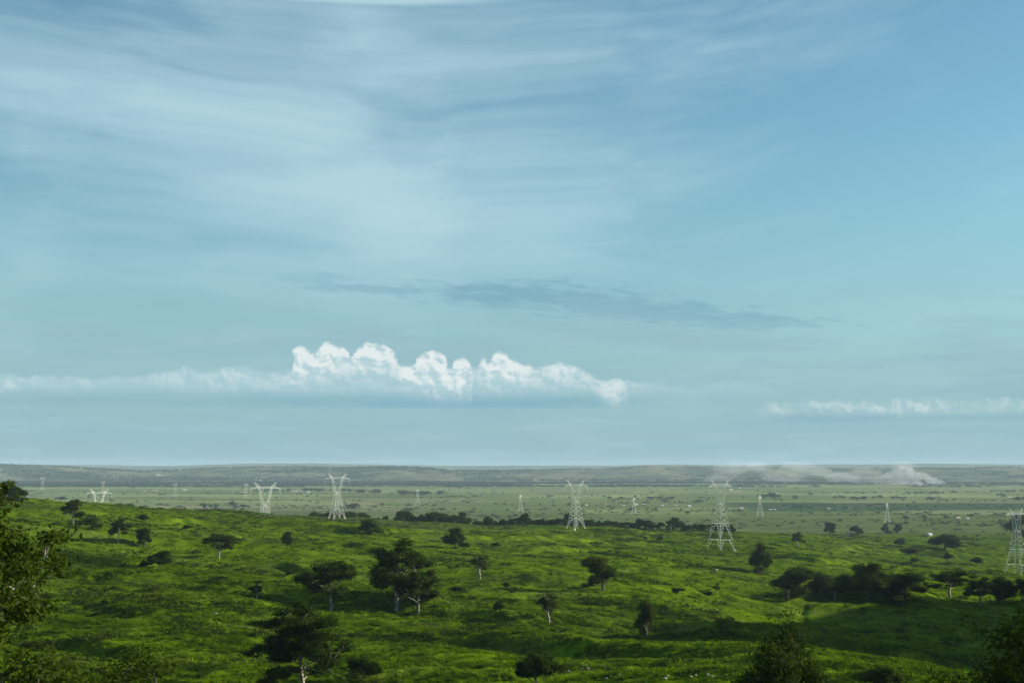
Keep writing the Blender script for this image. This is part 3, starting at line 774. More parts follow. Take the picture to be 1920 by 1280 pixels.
TREES = [
 ('spread0',143,981,45,42,'spreading tree with a forked trunk near the left crest'),
 ('spread1',228,1016,45,38,'umbrella tree with a slim pale trunk left of the small rounded tree'),
 ('round0',277,1025,34,30,'small rounded tree with a short white trunk on the left slope'),
 ('spread2',415,1043,44,56,'flat-crowned tree with a leaning grey trunk on the left slope'),
 ('round1',543,1021,26,24,'small fan-shaped tree on a white stem below the ploughed plot'),
 ('round2',855,1026,37,42,'dense dark round tree on the slope right of the big green bush'),
 ('sparse0',900,1082,42,38,'thin airy tree above the middle slope, right of the largest tree'),
 ('spread3',625,1141,88,112,'wide dark tree with pale broken limbs left of the largest tree'),
 ('spread1',745,1139,126,132,'largest tree of the middle slope, tall layered crown with white branches'),
 ('spread0',786,1147,76,86,'tree with a bright white bare trunk leaning against the largest tree'),
 ('sparse1',487,1120,34,30,'faint little tree with a white stem left of the wide dark tree'),
 ('sparse0',1028,1164,54,44,'sparse green tree on a double white trunk in the middle slope'),
 ('round0',1129,1103,58,60,'round-crowned tree on a thick pale trunk above the white-stemmed sparse one'),
 ('round1',1208,1189,68,42,'tall narrow dark tree with twin pale trunks on the lower slope'),
 ('round2',1421,1074,55,42,'dark tree on a short stout trunk right of the tallest pylon'),
 ('spread2',1493,1023,27,28,'windswept small tree on the right-hand crest'),
 ('round0',1470,1119,52,78,'broad dark tree, leftmost in the row above the gully'),
 ('round1',1531,1119,46,62,'dark tree second from the left in the row above the gully'),
 ('sparse1',1559,1121,34,30,'slim tree with a white stem in the row above the gully'),
 ('round2',1622,1119,60,104,'huge low black-green tree in the row above the gully'),
 ('round0',1690,1118,46,80,'dark spreading tree behind the green bank on the right'),
 ('spread3',1771,1116,48,84,'dark flat-topped tree with a white trunk foot and a bare limb'),
 ('spread1',1828,1130,50,66,'dark tree with thin white forked stems near the right edge'),
 ('round1',1868,1126,48,54,'dark round tree between the forked-stem tree and the right edge'),
 ('spread0',1906,1126,44,50,'dark umbrella tree cut by the right edge under the pylon'),
 ('round2',22,941,38,66,'big rounded tree on the left crest at the photo edge'),
 ('round0',1893,1009,46,42,'black-green tree directly behind the right edge pylon'),
 ('round2',1655,998,18,14,'narrow dark tree, left one of the pair below the distant pylon'),
 ('round1',1678,998,18,18,'dark tree, right one of the pair below the distant pylon'),
 ('round0',1550,1000,21,24,'dark bushy tree left of the pink house'),
 ('round1',1600,1001,17,22,'dark tree hanging over the pink house roof'),
 ('sparse1',1340,1110,18,16,'tiny tree with a white stem on the right slope'),
]
for a in TREES: tree_px(a[0], a[1], a[2], a[3], a[4], a[5])
BUSHES = [
 (305,1065,32,40,0,'dark bush as high as a tree on the left slope'),(697,999,25,44,2,'broad light green bush beside the ploughed rows'),
 (1005,1277,56,78,0,'dark round bush at the bottom of the photo'),(278,1062,14,20,0,'small dark bush at the foot of the tree-high bush'),
 (120,938,8,18,0,'low bush on the left crest line'),(52,940,9,12,0,'small bush right of the rounded edge tree'),(355,992,9,16,0,'dark low bush on the upper left slope'),
 (275,972,8,18,2,'bright low bush on the upper left slope'),(688,1268,40,60,0,'dark low shrub right of the bottom left tree'),(168,988,16,34,0,'dark thicket at the foot of the left crest tree'),
 (187,992,10,22,0,'low dark bush right of the thicket'),(930,1024,9,14,0,'small bush right of the dense dark tree'),(1325,1160,0,0,0,''),
 (1640,1285,40,70,0,'black shrub under the near grassy spur'),(1700,1036,10,30,0,'dark scrub bush on the right slope below the white hut'),
 (1765,1026,24,56,1,'wide hazy thicket on the right crest'),(1770,1050,16,14,0,'small dark upright bush on the right slope'),(1825,1057,14,18,0,'round dark bush left of the right pylon'),
 (1708,1053,8,16,0,'low dark bush in the middle of the right slope'),(1680,1022,14,20,0,'dark bush among white stems on the right crest'),(1395,1265,20,26,0,''),
 (1235,1012,8,12,0,'lone dot-like bush on the central crest'),(1208,1010,6,8,0,'tiny upright bush on the central crest'),
 (935,1146,22,16,0,'dark bush right of the largest tree on the middle slope'),(890,1164,10,20,0,'low dark bush under the middle slope ridge'),
 (770,1152,8,16,0,'low bush in front of the white trunk'),(548,1076,9,14,0,'lone dark bush on the bright slope left of centre'),
 (860,1108,12,26,0,'dark bush right of the white-trunk tree'),(950,1100,12,10,0,'small bush right of the largest tree crown'),
 (1330,1055,0,0,0,''),(1326,1113,9,12,0,'small round bush on the right slope beside the tiny white stem'),(1100,1098,7,22,0,'low bush in the shade left of the round-crowned tree'),
 (1268,1106,7,28,0,'flat dark scrub right of the round-crowned tree'),(205,1128,8,12,0,'small dark bush on the lower left slope'),(102,1118,8,24,0,'dark low bush on the left slope, above another'),
 (190,1152,9,14,0,'dark low bush on the left slope, below another'),(420,1083,6,18,0,'flat bush at mid height on the left slope'),(838,1048,0,0,0,''),
]
def bush_mesh_scale(k): return 'bush%d' % k
for (px, py, hp, wp, k, lab) in BUSHES:
    if hp and lab: tree_px('bush%d' % k, px, py, hp, wp, lab, 'bush', 'bush')
# trees just behind the central crest (their feet are hidden)
belt = [(640,962,12,22),(675,963,10,20),(700,966,16,30),(735,968,12,34),(748,962,18,36),(775,968,14,30),(800,966,20,30),(830,966,22,34),(858,964,27,38),(880,968,20,28),(905,972,16,34),
        (926,970,20,30),(945,972,22,30),(972,968,24,36),(985,964,26,36),(1010,976,14,34),(1035,978,12,30),(1055,966,20,22),(1100,974,14,26),(1125,976,13,30),(1150,976,14,30),(1165,970,20,20),
        (1195,976,14,24),(1215,976,14,20),(1235,980,12,26),(1270,974,18,20),(1285,980,14,26),(1310,984,12,26),(1330,984,10,26),(1350,985,8,20),(570,953,12,22),(590,958,9,20),(610,960,8,24),(540,957,8,18)]
bx = np.array([b_[0] for b_ in belt if 640 <= b_[0] <= 1350]); by = np.array([b_[1] for b_ in belt if 640 <= b_[0] <= 1350]); o_ = np.argsort(bx)
bl_ = [(px, np.interp(px, bx[o_], by[o_])+rr.uniform(-2, 13)) for px in np.arange(688, 1372, 7.5) if rr.random() > 0.14]+[(b_[0], b_[1]) for b_ in belt if b_[0] < 640]+[(645, 964), (660, 966), (676, 966)]
for i, (px, pt) in enumerate(bl_):
    px += rr.uniform(-3, 3)
    d = 1335+((i*37) % 110); x = (px-960)/F*d; z = h1(x, d)
    h = min(21.0, max(6.5, (EYE-(pt-HOR)/F*d-z)*1.22)); w = h*rr.uniform(0.9, 1.4)
    tree(('round0', 'round1', 'spread3', 'round2')[i % 4], x, d, z-0.2, h, max(w, 9),
         'dark leafy tree in the belt just behind the central crest', 'tree', 'tree', None, 'tree belt behind the crest')
# white dead stems on the right crest
def stem(px, py, hp, lab):
    x, y, z = ground_at(px, py, 500); g = Geo(); h = hp*y/F
    rs = random.Random(px)
    g.tube([(0, 0, -0.3), (rs.uniform(-.2, .2), 0, h*0.5), (rs.uniform(-.3, .3), 0, h)], [0.26, 0.2, 0.08], 6)
    for k in range(4):
        a = rs.uniform(0, 6.28); z0 = h*rs.uniform(0.5, 0.85)
        g.tube([(0, 0, z0), (math.cos(a)*h*0.18, math.sin(a)*h*0.18, z0+h*0.16)], [0.08, 0.03], 4)
    o = link('bare_trunk', g.mesh('bare_trunk', [M_BARK], True), None, (x, y, z))
    tag(o, lab, 'dead tree', 'pale bare trunks on the right crest')
for i, (px, py, hp) in enumerate([(1551,1018,6),(1561,1020,7),(1578,1018,6),(1625,1022,11),(1632,1022,7),(1738,1022,6),(1312,1072,5)]):
    stem(px, py, hp, ['leftmost pale bare trunk on the right crest', 'pale bare trunk second from left on the right crest', 'pale bare trunk third from left on the right crest',
        'tallest pale bare trunk on the right crest', 'short pale trunk touching the tallest bare one', 'pale bare trunk below the white hut',
        'short pale stump on the slope left under the tallest pylon'][i])
# pale stones lying in the grass
def stone_mesh(seed):
    import bmesh
    bm = bmesh.new(); bmesh.ops.create_icosphere(bm, subdivisions=2, radius=1.0); r_ = random.Random(seed)
    ph = r_.uniform(0, 50)
    for v in bm.verts:
        c = v.co; k = 1+0.35*float(perlin(np.array([c.x*1.4+ph]), np.array([c.y*1.4+c.z+ph]))[0])
        v.co = Vector((c.x*k*1.2, c.y*k, c.z*k*0.65))
    me = bpy.data.meshes.new('stone'); bm.to_mesh(me); bm.free(); me.materials.append(M_STONE); return me
M_STONE = mat_noise('pale_stone', (0.20, 0.19, 0.16), (0.38, 0.36, 0.31), 2.0, 0.9, 4)
SM = [stone_mesh(i) for i in range(3)]
for i in range(26):
    px, py = (rr.uniform(1060, 1130), rr.uniform(1238, 1266)) if i < 10 else (rr.uniform(1120, 1340), rr.uniform(1255, 1268))
    x, y, z = ground_at(px, py, 120); o = link('stone', SM[i % 3], None, (x, y, z+0.12)); k = rr.uniform(0.16, 0.36)
    o.scale = (k, k, k); o.rotation_euler = (0, 0, rr.uniform(0, 6))
    tag(o, 'small pale stone lying in the grass %s' % ('right of the dark round bush' if i < 10 else 'between the round bush and the big olive treetop'), 'stone', 'pale stones scattered in the foreground grass')
for px, py, k, lab in [(1339, 1068, 0.9, 'white boulder on the slope below the tallest pylon'), (412, 1149, 0.5, 'small pale stone on the lower left slope'), (1172, 1068, 0.5, 'pale stone on the middle slope left of the white boulder')]:
    x, y, z = ground_at(px, py, 200); o = link('boulder', SM[0], None, (x, y, z+0.3*k)); o.scale = (k, k, k*1.3); tag(o, lab, 'stone')
# near trees that frame the photo
x = (-60-960)/F*44; tree('edge', x, 44, h1(x, 44)-0.2, EYE-0.9-h1(x, 44), 6.6, 'near tree with pale branches reaching in at the left edge', rot=2.1)
for px, d, top, w, lab, key, ro in [(60, 66, 1228, 15, 'dark near treetop in the bottom left corner', 'giantdark', 1.0), (255, 74, 1232, 14, 'near treetop along the bottom edge, right of the corner one', 'giantdark', 2.0),
                           (1945, 84, 1128, 19, 'huge near-black tree in the bottom right corner', 'giantdark', 2.2), (1440, 120, 1168, 12.0, 'leafy olive-green treetop at the bottom right of centre', 'fresh', 0.3)]:
    x = (px-960)/F*d; z = h1(x, d); top_z = EYE-(top-HOR)/F*d
    tree(key, x, d, z-0.2, top_z-z+0.2, w, lab, rot=ro)
tree_px('hero', 577, 1290, 163, 166, 'dark layered tree with a white-barked trunk at the bottom left of centre', rot=0.9)
print('trees', time.time()-T0)

# ------------------------------------------------------------------ small houses
def house_mesh(L, Wd, Hh, kind):
    wall = [M_WALLW, M_WALLB, M_WALLP][kind]; roofm = M_ROOFR if kind == 1 else M_ROOFZ
    root = bpy.data.objects.new('house', None); col.objects.link(root)
    g = Geo(); g.box(-L/2, L/2, -Wd/2, Wd/2, -0.5, Hh)
    g.add([(-L/2, -Wd/2, Hh), (-L/2, Wd/2, Hh), (-L/2, 0, Hh+Wd*0.22), (L/2, -Wd/2, Hh), (L/2, Wd/2, Hh), (L/2, 0, Hh+Wd*0.22)], [(0, 2, 1), (3, 4, 5)])
    link('wall', g.mesh('wall', [wall]), root)
    g = Geo(); o = 0.5; rz = Hh+Wd*0.22+0.12; ez = Hh-o*0.44+0.12
    for s in (-1, 1):
        a = [(-L/2-o, 0, rz), (L/2+o, 0, rz), (L/2+o, s*(Wd/2+o), ez), (-L/2-o, s*(Wd/2+o), ez)]
        b = [(p[0], p[1], p[2]-0.1) for p in a]
        g.add(a+b, [(0, 1, 2, 3), (7, 6, 5, 4), (0, 4, 5, 1), (1, 5, 6, 2), (2, 6, 7, 3), (3, 7, 4, 0)])
    link('roof', g.mesh('roof', [roofm]), root)
    g = Geo(); g.box(-0.5, 0.5, -Wd/2-0.06, -Wd/2+0.02, 0, 2.1); link('door', g.mesh('door', [M_DARK]), root)
    wm = None
    for wx in (-L*0.3, L*0.3):
        g = Geo(); g.box(wx-0.6, wx+0.6, -Wd/2-0.06, -Wd/2+0.02, 1.0, 2.1); link('window', g.mesh('window', [M_DARK]), root)
    return root
hp0 = [house_mesh(11, 6.5, 3.2, 0), house_mesh(8, 6, 2.8, 1), house_mesh(10, 7, 3.4, 2)]
hused = [False]*3
def house(kind, px, py, wpx, label, yaw=None, group='scattered low buildings on the valley plain'):
    x, y, z = ground_at(px, py, 1500 if py < 998 else 900)
    o = hp0[kind] if not hused[kind] else copy_tree(hp0[kind]); hused[kind] = True
    s = max(0.7, wpx*y/F/10.0)
    o.location = (x, y, z); o.scale = (s, 1+(s-1)*0.35, 1+(s-1)*0.35)
    o.rotation_euler = (0, 0, R(rr.uniform(5, 40) if yaw is None else yaw))
    for k in ('label', 'category', 'group'):
        if k in o: del o[k]
    tag(o, label, 'house', group)
house(2, 1588, 1001, 9, 'pink low house under dark trees on the right crest', 48, 'huts on the right crest')
house(0, 1736, 1003, 6, 'small white hut alone on the right crest', 40, 'huts on the right crest')
HS = [(0,1368,918,7),(0,1385,915,4),(0,1395,915,4),(0,1404,915,3),(0,1411,915,3),(1,1381,924,6),(2,1387,954,8),(0,1098,947,3),(0,1190,946,7),(2,1205,947,6),(1,1120,945,5),(1,1133,945,4),(2,1168,949,4),(0,1240,948,6),
      (2,1265,948,4),(0,1290,949,6),(0,1452,925,3),(0,1548,922,3),(0,1559,925,3),(2,1572,926,3),(2,1650,921,6),(1,1662,921,7),(0,1740,926,4),(0,1722,925,4),(1,1763,923,9),(1,1790,922,9),(2,1790,972,8),(0,1808,972,4),
      (0,1886,933,6),(0,1442,956,3),(0,1449,956,3),(0,1550,954,3),(0,1588,953,4),(0,275,921,4),(0,295,921,8),(0,350,919,7),(2,378,922,3),(0,440,923,4),(0,458,924,8),(0,843,903,3),(0,948,907,7),
      (0,300,891,7),(0,487,901,8),(0,555,922,10),(0,568,922,8),(0,580,923,6),(2,322,897,3),(0,334,897,3),(2,610,952,3),(0,862,951,4)]
def where(px):
    return ['at the far left', 'left of centre', 'near the middle', 'right of centre', 'at the far right'][min(4, int(px/384))]
for (k, px, py, w) in HS:
    kind = ['white metal-roofed', 'brown earth-walled', 'pinkish metal-roofed'][k]
    dist = 'far' if py < 910 else ('mid-distant' if py < 935 else 'nearer')
    house(k, px, py, w, '%s building on the %s plain %s' % (kind, dist, where(px)))
print('houses', time.time()-T0)

# ------------------------------------------------------------------ small trees on the plain
def low_tree(seed, n=70):
    rs = np.random.default_rng(seed)
    c = rs.normal(size=(7, 3))*np.array([0.26, 0.26, 0.13])+np.array([0, 0, 0.60]); c[:, 2] = np.clip(c[:, 2], .35, .8)
    v, f = leaf_cloud(c, rs.uniform(0.2, 0.33, 7), n//7*2, 0.085, rs, 0.75)
    g = Geo(); g.tube([(0, 0, -0.05), (0, 0, 0.5)], [0.045, 0.03], 4)
    nv = len(v); V = np.vstack([v, np.array(g.v)]); fs = f.tolist()+[tuple(i+nv for i in q_) for q_ in g.f]
    mi = [0]*len(f)+[1]*len(g.f)
    return mesh_np('small_tree', V, fs, (M_LEAF_FAR, M_BARKD), False, mi)
LOW = [low_tree(s) for s in range(4)]
pts = []
rs = np.random.default_rng(3)
# clusters read off the photo: px0, px1, base row, height px, count
CL = [(1140,1155,937,9,3),(1158,1180,937,9,4),(1185,1200,936,9,3),(1203,1222,937,10,4),(1226,1238,937,10,3),(1241,1258,939,11,4),(1256,1290,942,5,8),(1295,1320,942,7,6),(1155,1185,944,5,4),(1310,1345,934,5,8),
      (1420,1440,932,8,6),(1440,1462,934,12,7),(1482,1492,935,9,3),(1515,1522,929,7,1),(1510,1535,913,7,5),(1555,1580,934,8,8),(1590,1625,936,8,14),(1630,1650,934,8,6),(1668,1692,935,8,8),(1730,1748,937,9,6),
      (1755,1772,938,6,4),(1690,1770,925,6,26),(1775,1850,923,4,22),(1850,1920,922,6,20),(1870,1882,932,10,3),(1900,1920,938,9,8),(1480,1500,953,9,4),(1510,1522,953,9,3),(1575,1590,953,7,4),(1640,1655,955,8,3),
      (1688,1702,974,11,3),(1722,1732,972,9,2),(1760,1778,972,9,3),(1805,1815,970,9,2),(1780,1800,975,5,3),(1735,1770,981,4,8),(1785,1795,995,8,2),(1800,1826,1006,7,4),(1865,1880,1003,8,2),
      (655,672,954,15,5),(640,655,955,9,4),(752,765,957,8,3),(765,782,958,10,4),(810,830,958,8,4),(600,612,954,9,2),(735,737,938,4,1),(704,708,951,6,1),(645,650,944,6,1),(818,842,940,4,5),(870,885,942,5,3),
      (750,830,927,11,30),(668,712,924,10,22),(560,660,921,8,30),(480,556,921,7,26),(830,905,931,5,18),(600,632,925,3,4),(1016,1040,932,5,7),(988,1000,957,9,2),(1056,1064,931,3,1),(1065,1080,946,6,3),
      (1213,1220,963,4,1),(385,412,952,12,8),(432,440,950,16,2),(440,465,951,9,7),(300,330,948,6,5),(330,350,951,6,5),(60,76,927,4,4),(100,180,927,3,8),(230,240,928,6,2),(250,262,943,7,2),(300,315,928,5,4),(210,220,941,5,3),(350,352,940,4,1),(470,476,940,6,1),
      (400,480,957,7,12),(1740,1760,990,3,3)]
for (a, b, py, hp, n) in CL:
    for k in range(n):
        px = rs.uniform(a, b); p2 = py+rs.normal()*0.5
        d = EYE*F/(p2-HOR) if p2 < 985 else ground_at(px, p2, 1500)[1]
        pts.append(((px-960)/F*d, d, hp*rs.uniform(0.55, 1.05)*d/F, rs.uniform(0.95, 1.6)))
# thin random scatter, clumped
n = 5200
Yv = EYE*F/(rs.uniform(912, 986, n)-HOR); Xv = (rs.uniform(-60, 1980, n)-960)/F*Yv
keep = fbm(Xv/420, Yv/420, 3)+rs.normal(size=n)*0.25 > 0.36
for x, y in zip(Xv[keep], Yv[keep]): pts.append((x, y, rs.uniform(3, 9.5), rs.uniform(1.0, 1.7)))
n = 2600
Yv = rs.uniform(2250, 3900, n); Xv = (rs.uniform(-60, 1980, n)-960)/F*Yv
keep = fbm(Xv/260+8, Yv/90, 3)+rs.normal(size=n)*0.2 > 0.30
for x, y in zip(Xv[keep], Yv[keep]): pts.append((x, y, rs.uniform(2.5, 6.0), rs.uniform(1.3, 2.2)))
pts.sort(key=lambda p: -p[2]/p[1])
print('plain trees', len(pts))
for i, (x, y, h, wr) in enumerate(pts[:300]):
    o = link('small_tree', LOW[i % 4], None, (x, y, h1(x, y)-0.1*h))
    o.scale = (h*wr, h*wr, h*1.12); o.rotation_euler = (0, 0, rr.uniform(0, 6.28))
    px = x/y*F+960; py = HOR+EYE*F/y
    dist = 'far edge of the' if py < 925 else ('middle of the' if py < 950 else 'near edge of the')
    tag(o, 'small dark tree on the %s hazy plain %s' % (dist, where(px)), 'tree', 'small trees scattered over the valley plain')

def scatter(name, P, rotz, scl, protos, seed=0):
    """one object of instances on points (geometry nodes)"""
    me = bpy.data.meshes.new(name); me.vertices.add(len(P)); me.vertices.foreach_set('co', np.asarray(P, np.float32).ravel())
    at = me.attributes.new('rot', 'FLOAT_VECTOR', 'POINT'); rv = np.zeros((len(P), 3), np.float32); rv[:, 2] = rotz; at.data.foreach_set('vector', rv.ravel())
    at = me.attributes.new('scl', 'FLOAT_VECTOR', 'POINT'); at.data.foreach_set('vector', np.asarray(scl, np.float32).ravel())
    at = me.attributes.new('idx', 'INT', 'POINT'); at.data.foreach_set('value', (np.arange(len(P)) % len(protos)).astype(np.int32))
    o = link(name, me); tag(o, kind='stuff')
    ng = bpy.data.node_groups.new(name+'_nodes', 'GeometryNodeTree')
    ng.interface.new_socket('Geometry', in_out='INPUT', socket_type='NodeSocketGeometry')
    ng.interface.new_socket('Geometry', in_out='OUTPUT', socket_type='NodeSocketGeometry')
    N = NT(ng); gi = N.n('NodeGroupInput'); go = N.n('NodeGroupOutput'); L = ng.links.new
    ip = N.n('GeometryNodeInstanceOnPoints'); jo = N.n('GeometryNodeGeometryToInstance')
    for me_ in protos:
        ob = bpy.data.objects.new(me_.name+'_source', me_)
        oi = N.n('GeometryNodeObjectInfo'); oi.inputs['Object'].default_value = ob; oi.inputs['As Instance'].default_value = True
        L(oi.outputs['Geometry'], jo.inputs[0])
    L(gi.outputs[0], ip.inputs['Points']); L(jo.outputs[0], ip.inputs['Instance'])
    def attr(nm, dt):
        a = N.n('GeometryNodeInputNamedAttribute', data_type=dt); a.inputs['Name'].default_value = nm; return a.outputs[0]
    return_nodes = attr('rot', 'FLOAT_VECTOR')
    er = N.n('FunctionNodeEulerToRotation'); L(return_nodes, er.inputs[0]); L(er.outputs[0], ip.inputs['Rotation'])
    L(attr('scl', 'FLOAT_VECTOR'), ip.inputs['Scale'])
    L(ip.outputs[0], go.inputs[0])
    md = o.modifiers.new('scatter', 'NODES'); md.node_group = ng
    return o
def scatter_multi(name, P, scl, protos, rs, label, cat):
    """one prototype per object would split the stuff, so each prototype mesh is joined in a small patch"""
    return tag(scatter(name, P, rs.uniform(0, 6.28, len(P)), scl, protos), label, cat)
rest = np.array(pts[300:])
zz = height(rest[:, 0], rest[:, 1])-0.1*rest[:, 2]
scatter_multi('far_scrub_trees', np.stack([rest[:, 0], rest[:, 1], zz], 1), np.stack([rest[:, 2]*rest[:, 3]]*2+[rest[:, 2]*1.12], 1), [LOW[0]], rs,
              'tiny dark trees and scrub dotted all over the valley fields', 'scrub')
# wooded belts before and on the far hills
n = 42000
py = rs.uniform(884, 913, n); Yv = EYE*F/(py-HOR); Yv = np.where(py < 900, rs.uniform(8500, 11800, n), Yv)
Xv = (rs.uniform(-80, 2000, n)-960)/F*Yv
f1 = fbm(Xv/1400+2, Yv/500, 3)+0.25*fbm(Xv/300, Yv/200, 2)
pxv = Xv/Yv*F+960
keep = f1+0.36*(pxv < 1000)-0.12*(pxv > 1450)-0.25*(Yv > 10200) > 0.10
Xv, Yv = Xv[keep], Yv[keep]; hh = rs.uniform(6, 14, len(Xv))
scatter_multi('distant_wood', np.stack([Xv, Yv, height(Xv, Yv)-1], 1), np.stack([hh*2.0]*2+[hh], 1), [LOW[1]], rs, 'blue-green woodland belt at the foot of the far hills', 'wood')
print('plain', len(Xv), time.time()-T0)

# pale dirt roads on the plain
def road(name, pl, w, label):
    P = [np.array([(px-960)/F*EYE*F/(py-HOR), EYE*F/(py-HOR)]) for px, py in pl]
    fine = []
    for a, b in zip(P[:-1], P[1:]):
        for t in np.linspace(0, 1, 12, endpoint=False): fine.append(a+(b-a)*t)
    fine.append(P[-1]); fine = np.array(fine)
    d = np.gradient(fine, axis=0); nrm = np.stack([-d[:, 1], d[:, 0]], 1); nrm /= np.linalg.norm(nrm, axis=1)[:, None]
    Lp, Rp = fine+nrm*w/2, fine-nrm*w/2
    v = np.concatenate([np.column_stack([Lp, height(Lp[:, 0], Lp[:, 1])+0.6]), np.column_stack([Rp, height(Rp[:, 0], Rp[:, 1])+0.6])])
    n = len(fine); f = np.array([(i, i+1, n+i+1, n+i) for i in range(n-1)])
    tag(link(name, mesh_np(name, v, f, (M_TRACK,))), label=None, kind='structure')
M_TRACK = mat_noise('pale_dirt', (0.36, 0.32, 0.25), (0.46, 0.42, 0.34), 0.02)
road('dirt_road', [(1495, 916), (1540, 915), (1600, 914.5), (1640, 915)], 22, '')
road('dirt_track', [(520, 927.5), (560, 926), (600, 925), (630, 925)], 18, '')

# ------------------------------------------------------------------ grass
def tuft(seed, n=16, h=1.0, spread=0.45):
    r_ = np.random.default_rng(seed); V = []; Fc = []
    for i in range(n):
        a = r_.uniform(0, 6.28); rd = r_.uniform(0, spread); bx, by = rd*math.cos(a), rd*math.sin(a)
        b = r_.uniform(0, 6.28); w = r_.uniform(0.05, 0.11); ln = h*r_.uniform(0.55, 1.1); le = r_.uniform(0.1, 0.5)
        dx, dy = math.cos(b)*w, math.sin(b)*w; k = len(V)
        tx, ty = bx+math.cos(a)*le, by+math.sin(a)*le
        V += [(bx-dx, by-dy, -0.1), (bx+dx, by+dy, -0.1), ((bx+tx)/2+dx*.7, (by+ty)/2+dy*.7, ln*0.62), ((bx+tx)/2-dx*.7, (by+ty)/2-dy*.7, ln*0.62), (tx, ty, ln)]
        Fc += [(k, k+1, k+2, k+3), (k+3, k+2, k+4)]
    return V, Fc
def grass_mat():
    m = leaf_mat('grass_blades', (0.030, 0.080, 0.005), (0.060, 0.135, 0.010), 0.35, 0.8, 0.0)
    nt = m.node_tree; N = NT(nt)
    p = N.n('ShaderNodeNewGeometry').outputs['Position']
    a = N.noise(N.v('MULTIPLY', p, (0.012, 0.05, 0.0)), 1.0, 5, 0.6, 0.4); b_ = N.noise(p, 0.11, 5, 0.65); br = N.noise(N.v('MULTIPLY', p, (0.02, 0.06, 0.0)), 1.0, 5, 0.65, 0.8)
    k = N.mix(N.step(b_, 0.36, 0.64), (0.044, 0.084, 0.0015), (0.100, 0.166, 0.003))
    k = N.mix(N.m('MULTIPLY', N.step(a, 0.52, 0.72), 0.6), k, (0.165, 0.210, 0.028))
    k = N.mix(N.m('MULTIPLY', N.step(br, 0.60, 0.70), 0.6), k, (0.065, 0.062, 0.02))
    oi = N.n('ShaderNodeObjectInfo')
    k = N.mix(1.0, k, N.mix(oi.outputs['Random'], (0.45, 0.5, 0.5), (1.5, 1.4, 1.2)), 'MULTIPLY')
    nt.links.new(k, nt.nodes['Principled BSDF'].inputs['Base Color'])
    for nd in nt.nodes:
        if nd.type == 'BSDF_TRANSLUCENT': nt.links.new(N.mix(1.0, k, (1.0, 1.15, 0.4), 'MULTIPLY'), nd.inputs[0])
    return m
M_GRASS = grass_mat()
def tuft_mesh(seed):
    V, Fc = tuft(seed)
    return mesh_np('grass_tuft', np.array(V), Fc, (M_GRASS,))
TU = [tuft_mesh(s) for s in (1,)]
def grass(n, y0, y1, s0, s1, tmax=0.40):
    u = rs.random(n); Yg = np.sqrt(y0**2+u*(y1**2-y0**2)); Xg = rs.uniform(-tmax, tmax, n)*Yg
    dens = fbm(Xg/16, Yg/11, 3, .6)
    keep = dens+rs.normal(size=n)*0.28 > -0.12
    Xg, Yg, dens = Xg[keep], Yg[keep], dens[keep]
    s = rs.uniform(s0, s1, len(Xg))*(1+0.5*np.clip(dens, -0.6, 1))
    wdt = s*rs.uniform(1.0, 1.6, len(Xg))
    return np.stack([Xg, Yg, height(Xg, Yg)], 1), np.stack([wdt, wdt, s*0.75], 1)
a = grass(110000, 170, 480, 0.40, 0.95); b = grass(110000, 480, 2200, 0.45, 1.1)
scatter_multi('grass', np.vstack([a[0], b[0]]), np.vstack([a[1], b[1]]), TU, rs, 'tall green grass covering the near hillside', 'grass')
# countless low shrubs and weeds between the grass
SB = mesh_np('weed_clump', *leaf_cloud(np.random.default_rng(5).normal(size=(6, 3))*[0.5, 0.5, 0.15]+[0, 0, 0.35], [0.45]*6, 14, 0.16, np.random.default_rng(6), 0.7), (M_LEAF[1],))
n = 40000; Yg = np.sqrt(rs.uniform(200**2, 2000**2, n)); Xg = rs.uniform(-0.4, 0.4, n)*Yg
k = fbm(Xg/70+5, Yg/26, 4, .6)+rs.normal(size=n)*0.12 > 0.42
Xg, Yg = Xg[k], Yg[k]; s = rs.uniform(0.8, 2.6, len(Xg))
scatter_multi('undergrowth', np.stack([Xg, Yg, height(Xg, Yg)], 1), np.stack([s*1.3, s*1.3, s], 1), [SB], rs, 'dark low weeds in streaks across the near hillside', 'undergrowth')
print('grass', len(a[0])+len(b[0]), 'weeds', len(Xg), time.time()-T0)

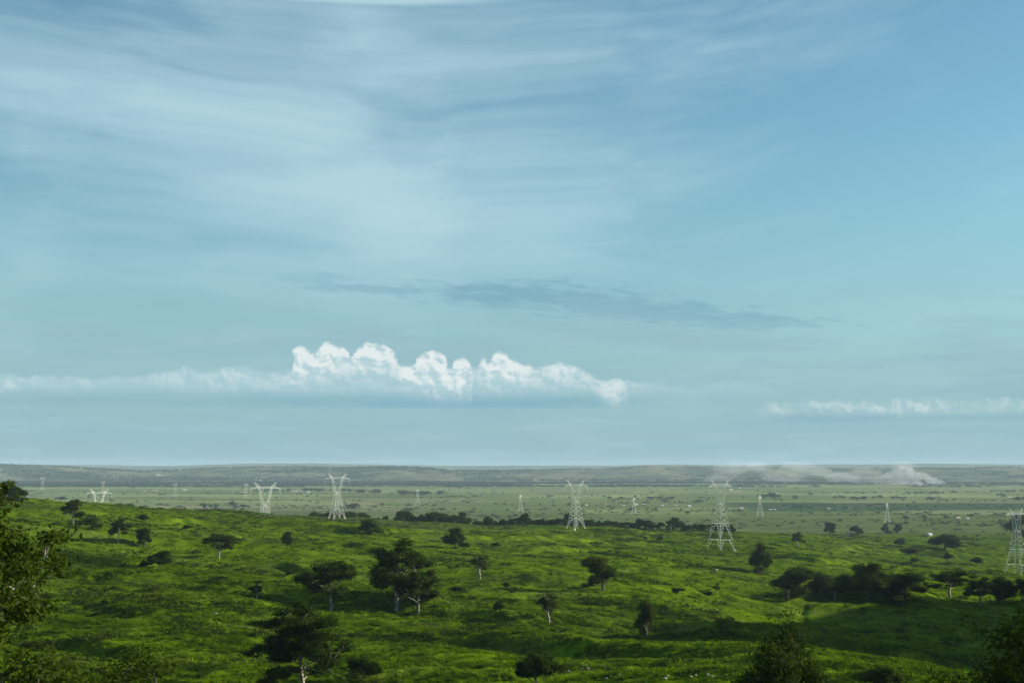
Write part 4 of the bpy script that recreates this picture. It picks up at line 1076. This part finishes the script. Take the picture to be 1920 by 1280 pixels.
# ------------------------------------------------------------------ smoke and haze
def vol_mat(name, colr, dens, aniso=0.0):
    m = bpy.data.materials.new(name); m.use_nodes = True; nt = m.node_tree
    for nd in list(nt.nodes): nt.nodes.remove(nd)
    o = nt.nodes.new('ShaderNodeOutputMaterial'); v = nt.nodes.new('ShaderNodeVolumePrincipled')
    v.inputs['Color'].default_value = (*colr, 1); v.inputs['Density'].default_value = dens; v.inputs['Anisotropy'].default_value = aniso
    nt.links.new(v.outputs[0], o.inputs['Volume'])
    return m
def puffs(name, lst, dens, voxel, m, seed, wob):
    """lumpy closed body made from overlapping balls, fused by a voxel remesh"""
    rs_ = np.random.default_rng(seed); V = []; Fc = []
    import bmesh
    bm = bmesh.new()
    for (x, y, z, rx, rz) in lst:
        r = bmesh.ops.create_icosphere(bm, subdivisions=3, radius=1.0)
        ph = rs_.uniform(0, 99)
        for v in r['verts']:
            c = v.co
            k = 1+wob*float(fbm(np.array([c.x*1.3+ph]), np.array([c.y*1.3+c.z*1.7+ph]), 3, 0.6)[0])
            v.co = Vector((x+c.x*rx*k, y+c.y*rx*1.2*k, z+c.z*rz*k))
    me = bpy.data.meshes.new(name); bm.to_mesh(me); bm.free(); me.materials.append(m)
    o = link(name, me); md = o.modifiers.new('fuse', 'REMESH'); md.mode = 'VOXEL'; md.voxel_size = voxel
    return tag(o, kind='stuff')
sd = 8300.0
SX = lambda px: (px-960)/F*sd
SZ = lambda py: EYE-(py-HOR)/F*sd
core = []
path = [(1776,909,3,2),(1768,906,6,4),(1758,903,8,5),(1748,900,10,7),(1738,899,10,8),(1730,893,10,9),(1724,889,9,7),(1715,893,12,10),(1706,886,11,9),(1698,892,14,12),(1685,893,14,12),(1674,886,13,8),(1664,891,13,7),(1700,879,10,6),(1690,877,12,5),(1745,906,12,4),(1715,905,16,5),(1690,903,18,6)]
for (px, py_, r, rz) in path: core.append((SX(px), sd+rs.uniform(-15, 15), SZ(py_), r*0.78*sd/F, rz*0.85*sd/F))
SMOKE = (0.93, 0.95, 0.96)
tag(puffs('smoke', core, 0, 5.0, vol_mat('smoke_dense', SMOKE, 0.010), 1, 0.45), 'pale smoke plume rising from a fire on the far plain', 'smoke')
wisp = []
for k in range(30):
    px = 1700-k*13+rs.uniform(-8, 8); wisp.append((SX(px), sd+rs.uniform(-60, 160), SZ(rs.uniform(868, 904)), rs.uniform(12, 34)*sd/F, rs.uniform(4, 12)*sd/F))
wisp = [(x, y, min(z, 150-rz*1.4), rx, rz) for x, y, z, rx, rz in wisp]
tag(puffs('smoke', wisp, 0, 12.0, vol_mat('smoke_thin', SMOKE, 0.0011), 2, 0.5), 'thin smoke veil drifting left from the plume before the hills', 'smoke')
g = Geo(); g.box(-16000, 16000, -900, 22500, -40, 176)
hz = link('haze', g.mesh('haze', [vol_mat('haze_air', (0.52, 0.71, 0.83), 3.5e-5, 0.0)]))
tag(hz, kind='stuff')

# ------------------------------------------------------------------ render settings
sc.cycles.use_denoising = True
sc.cycles.max_bounces = 5
sc.cycles.volume_bounces = 0
sc.cycles.transparent_max_bounces = 8
print('done', time.time()-T0)
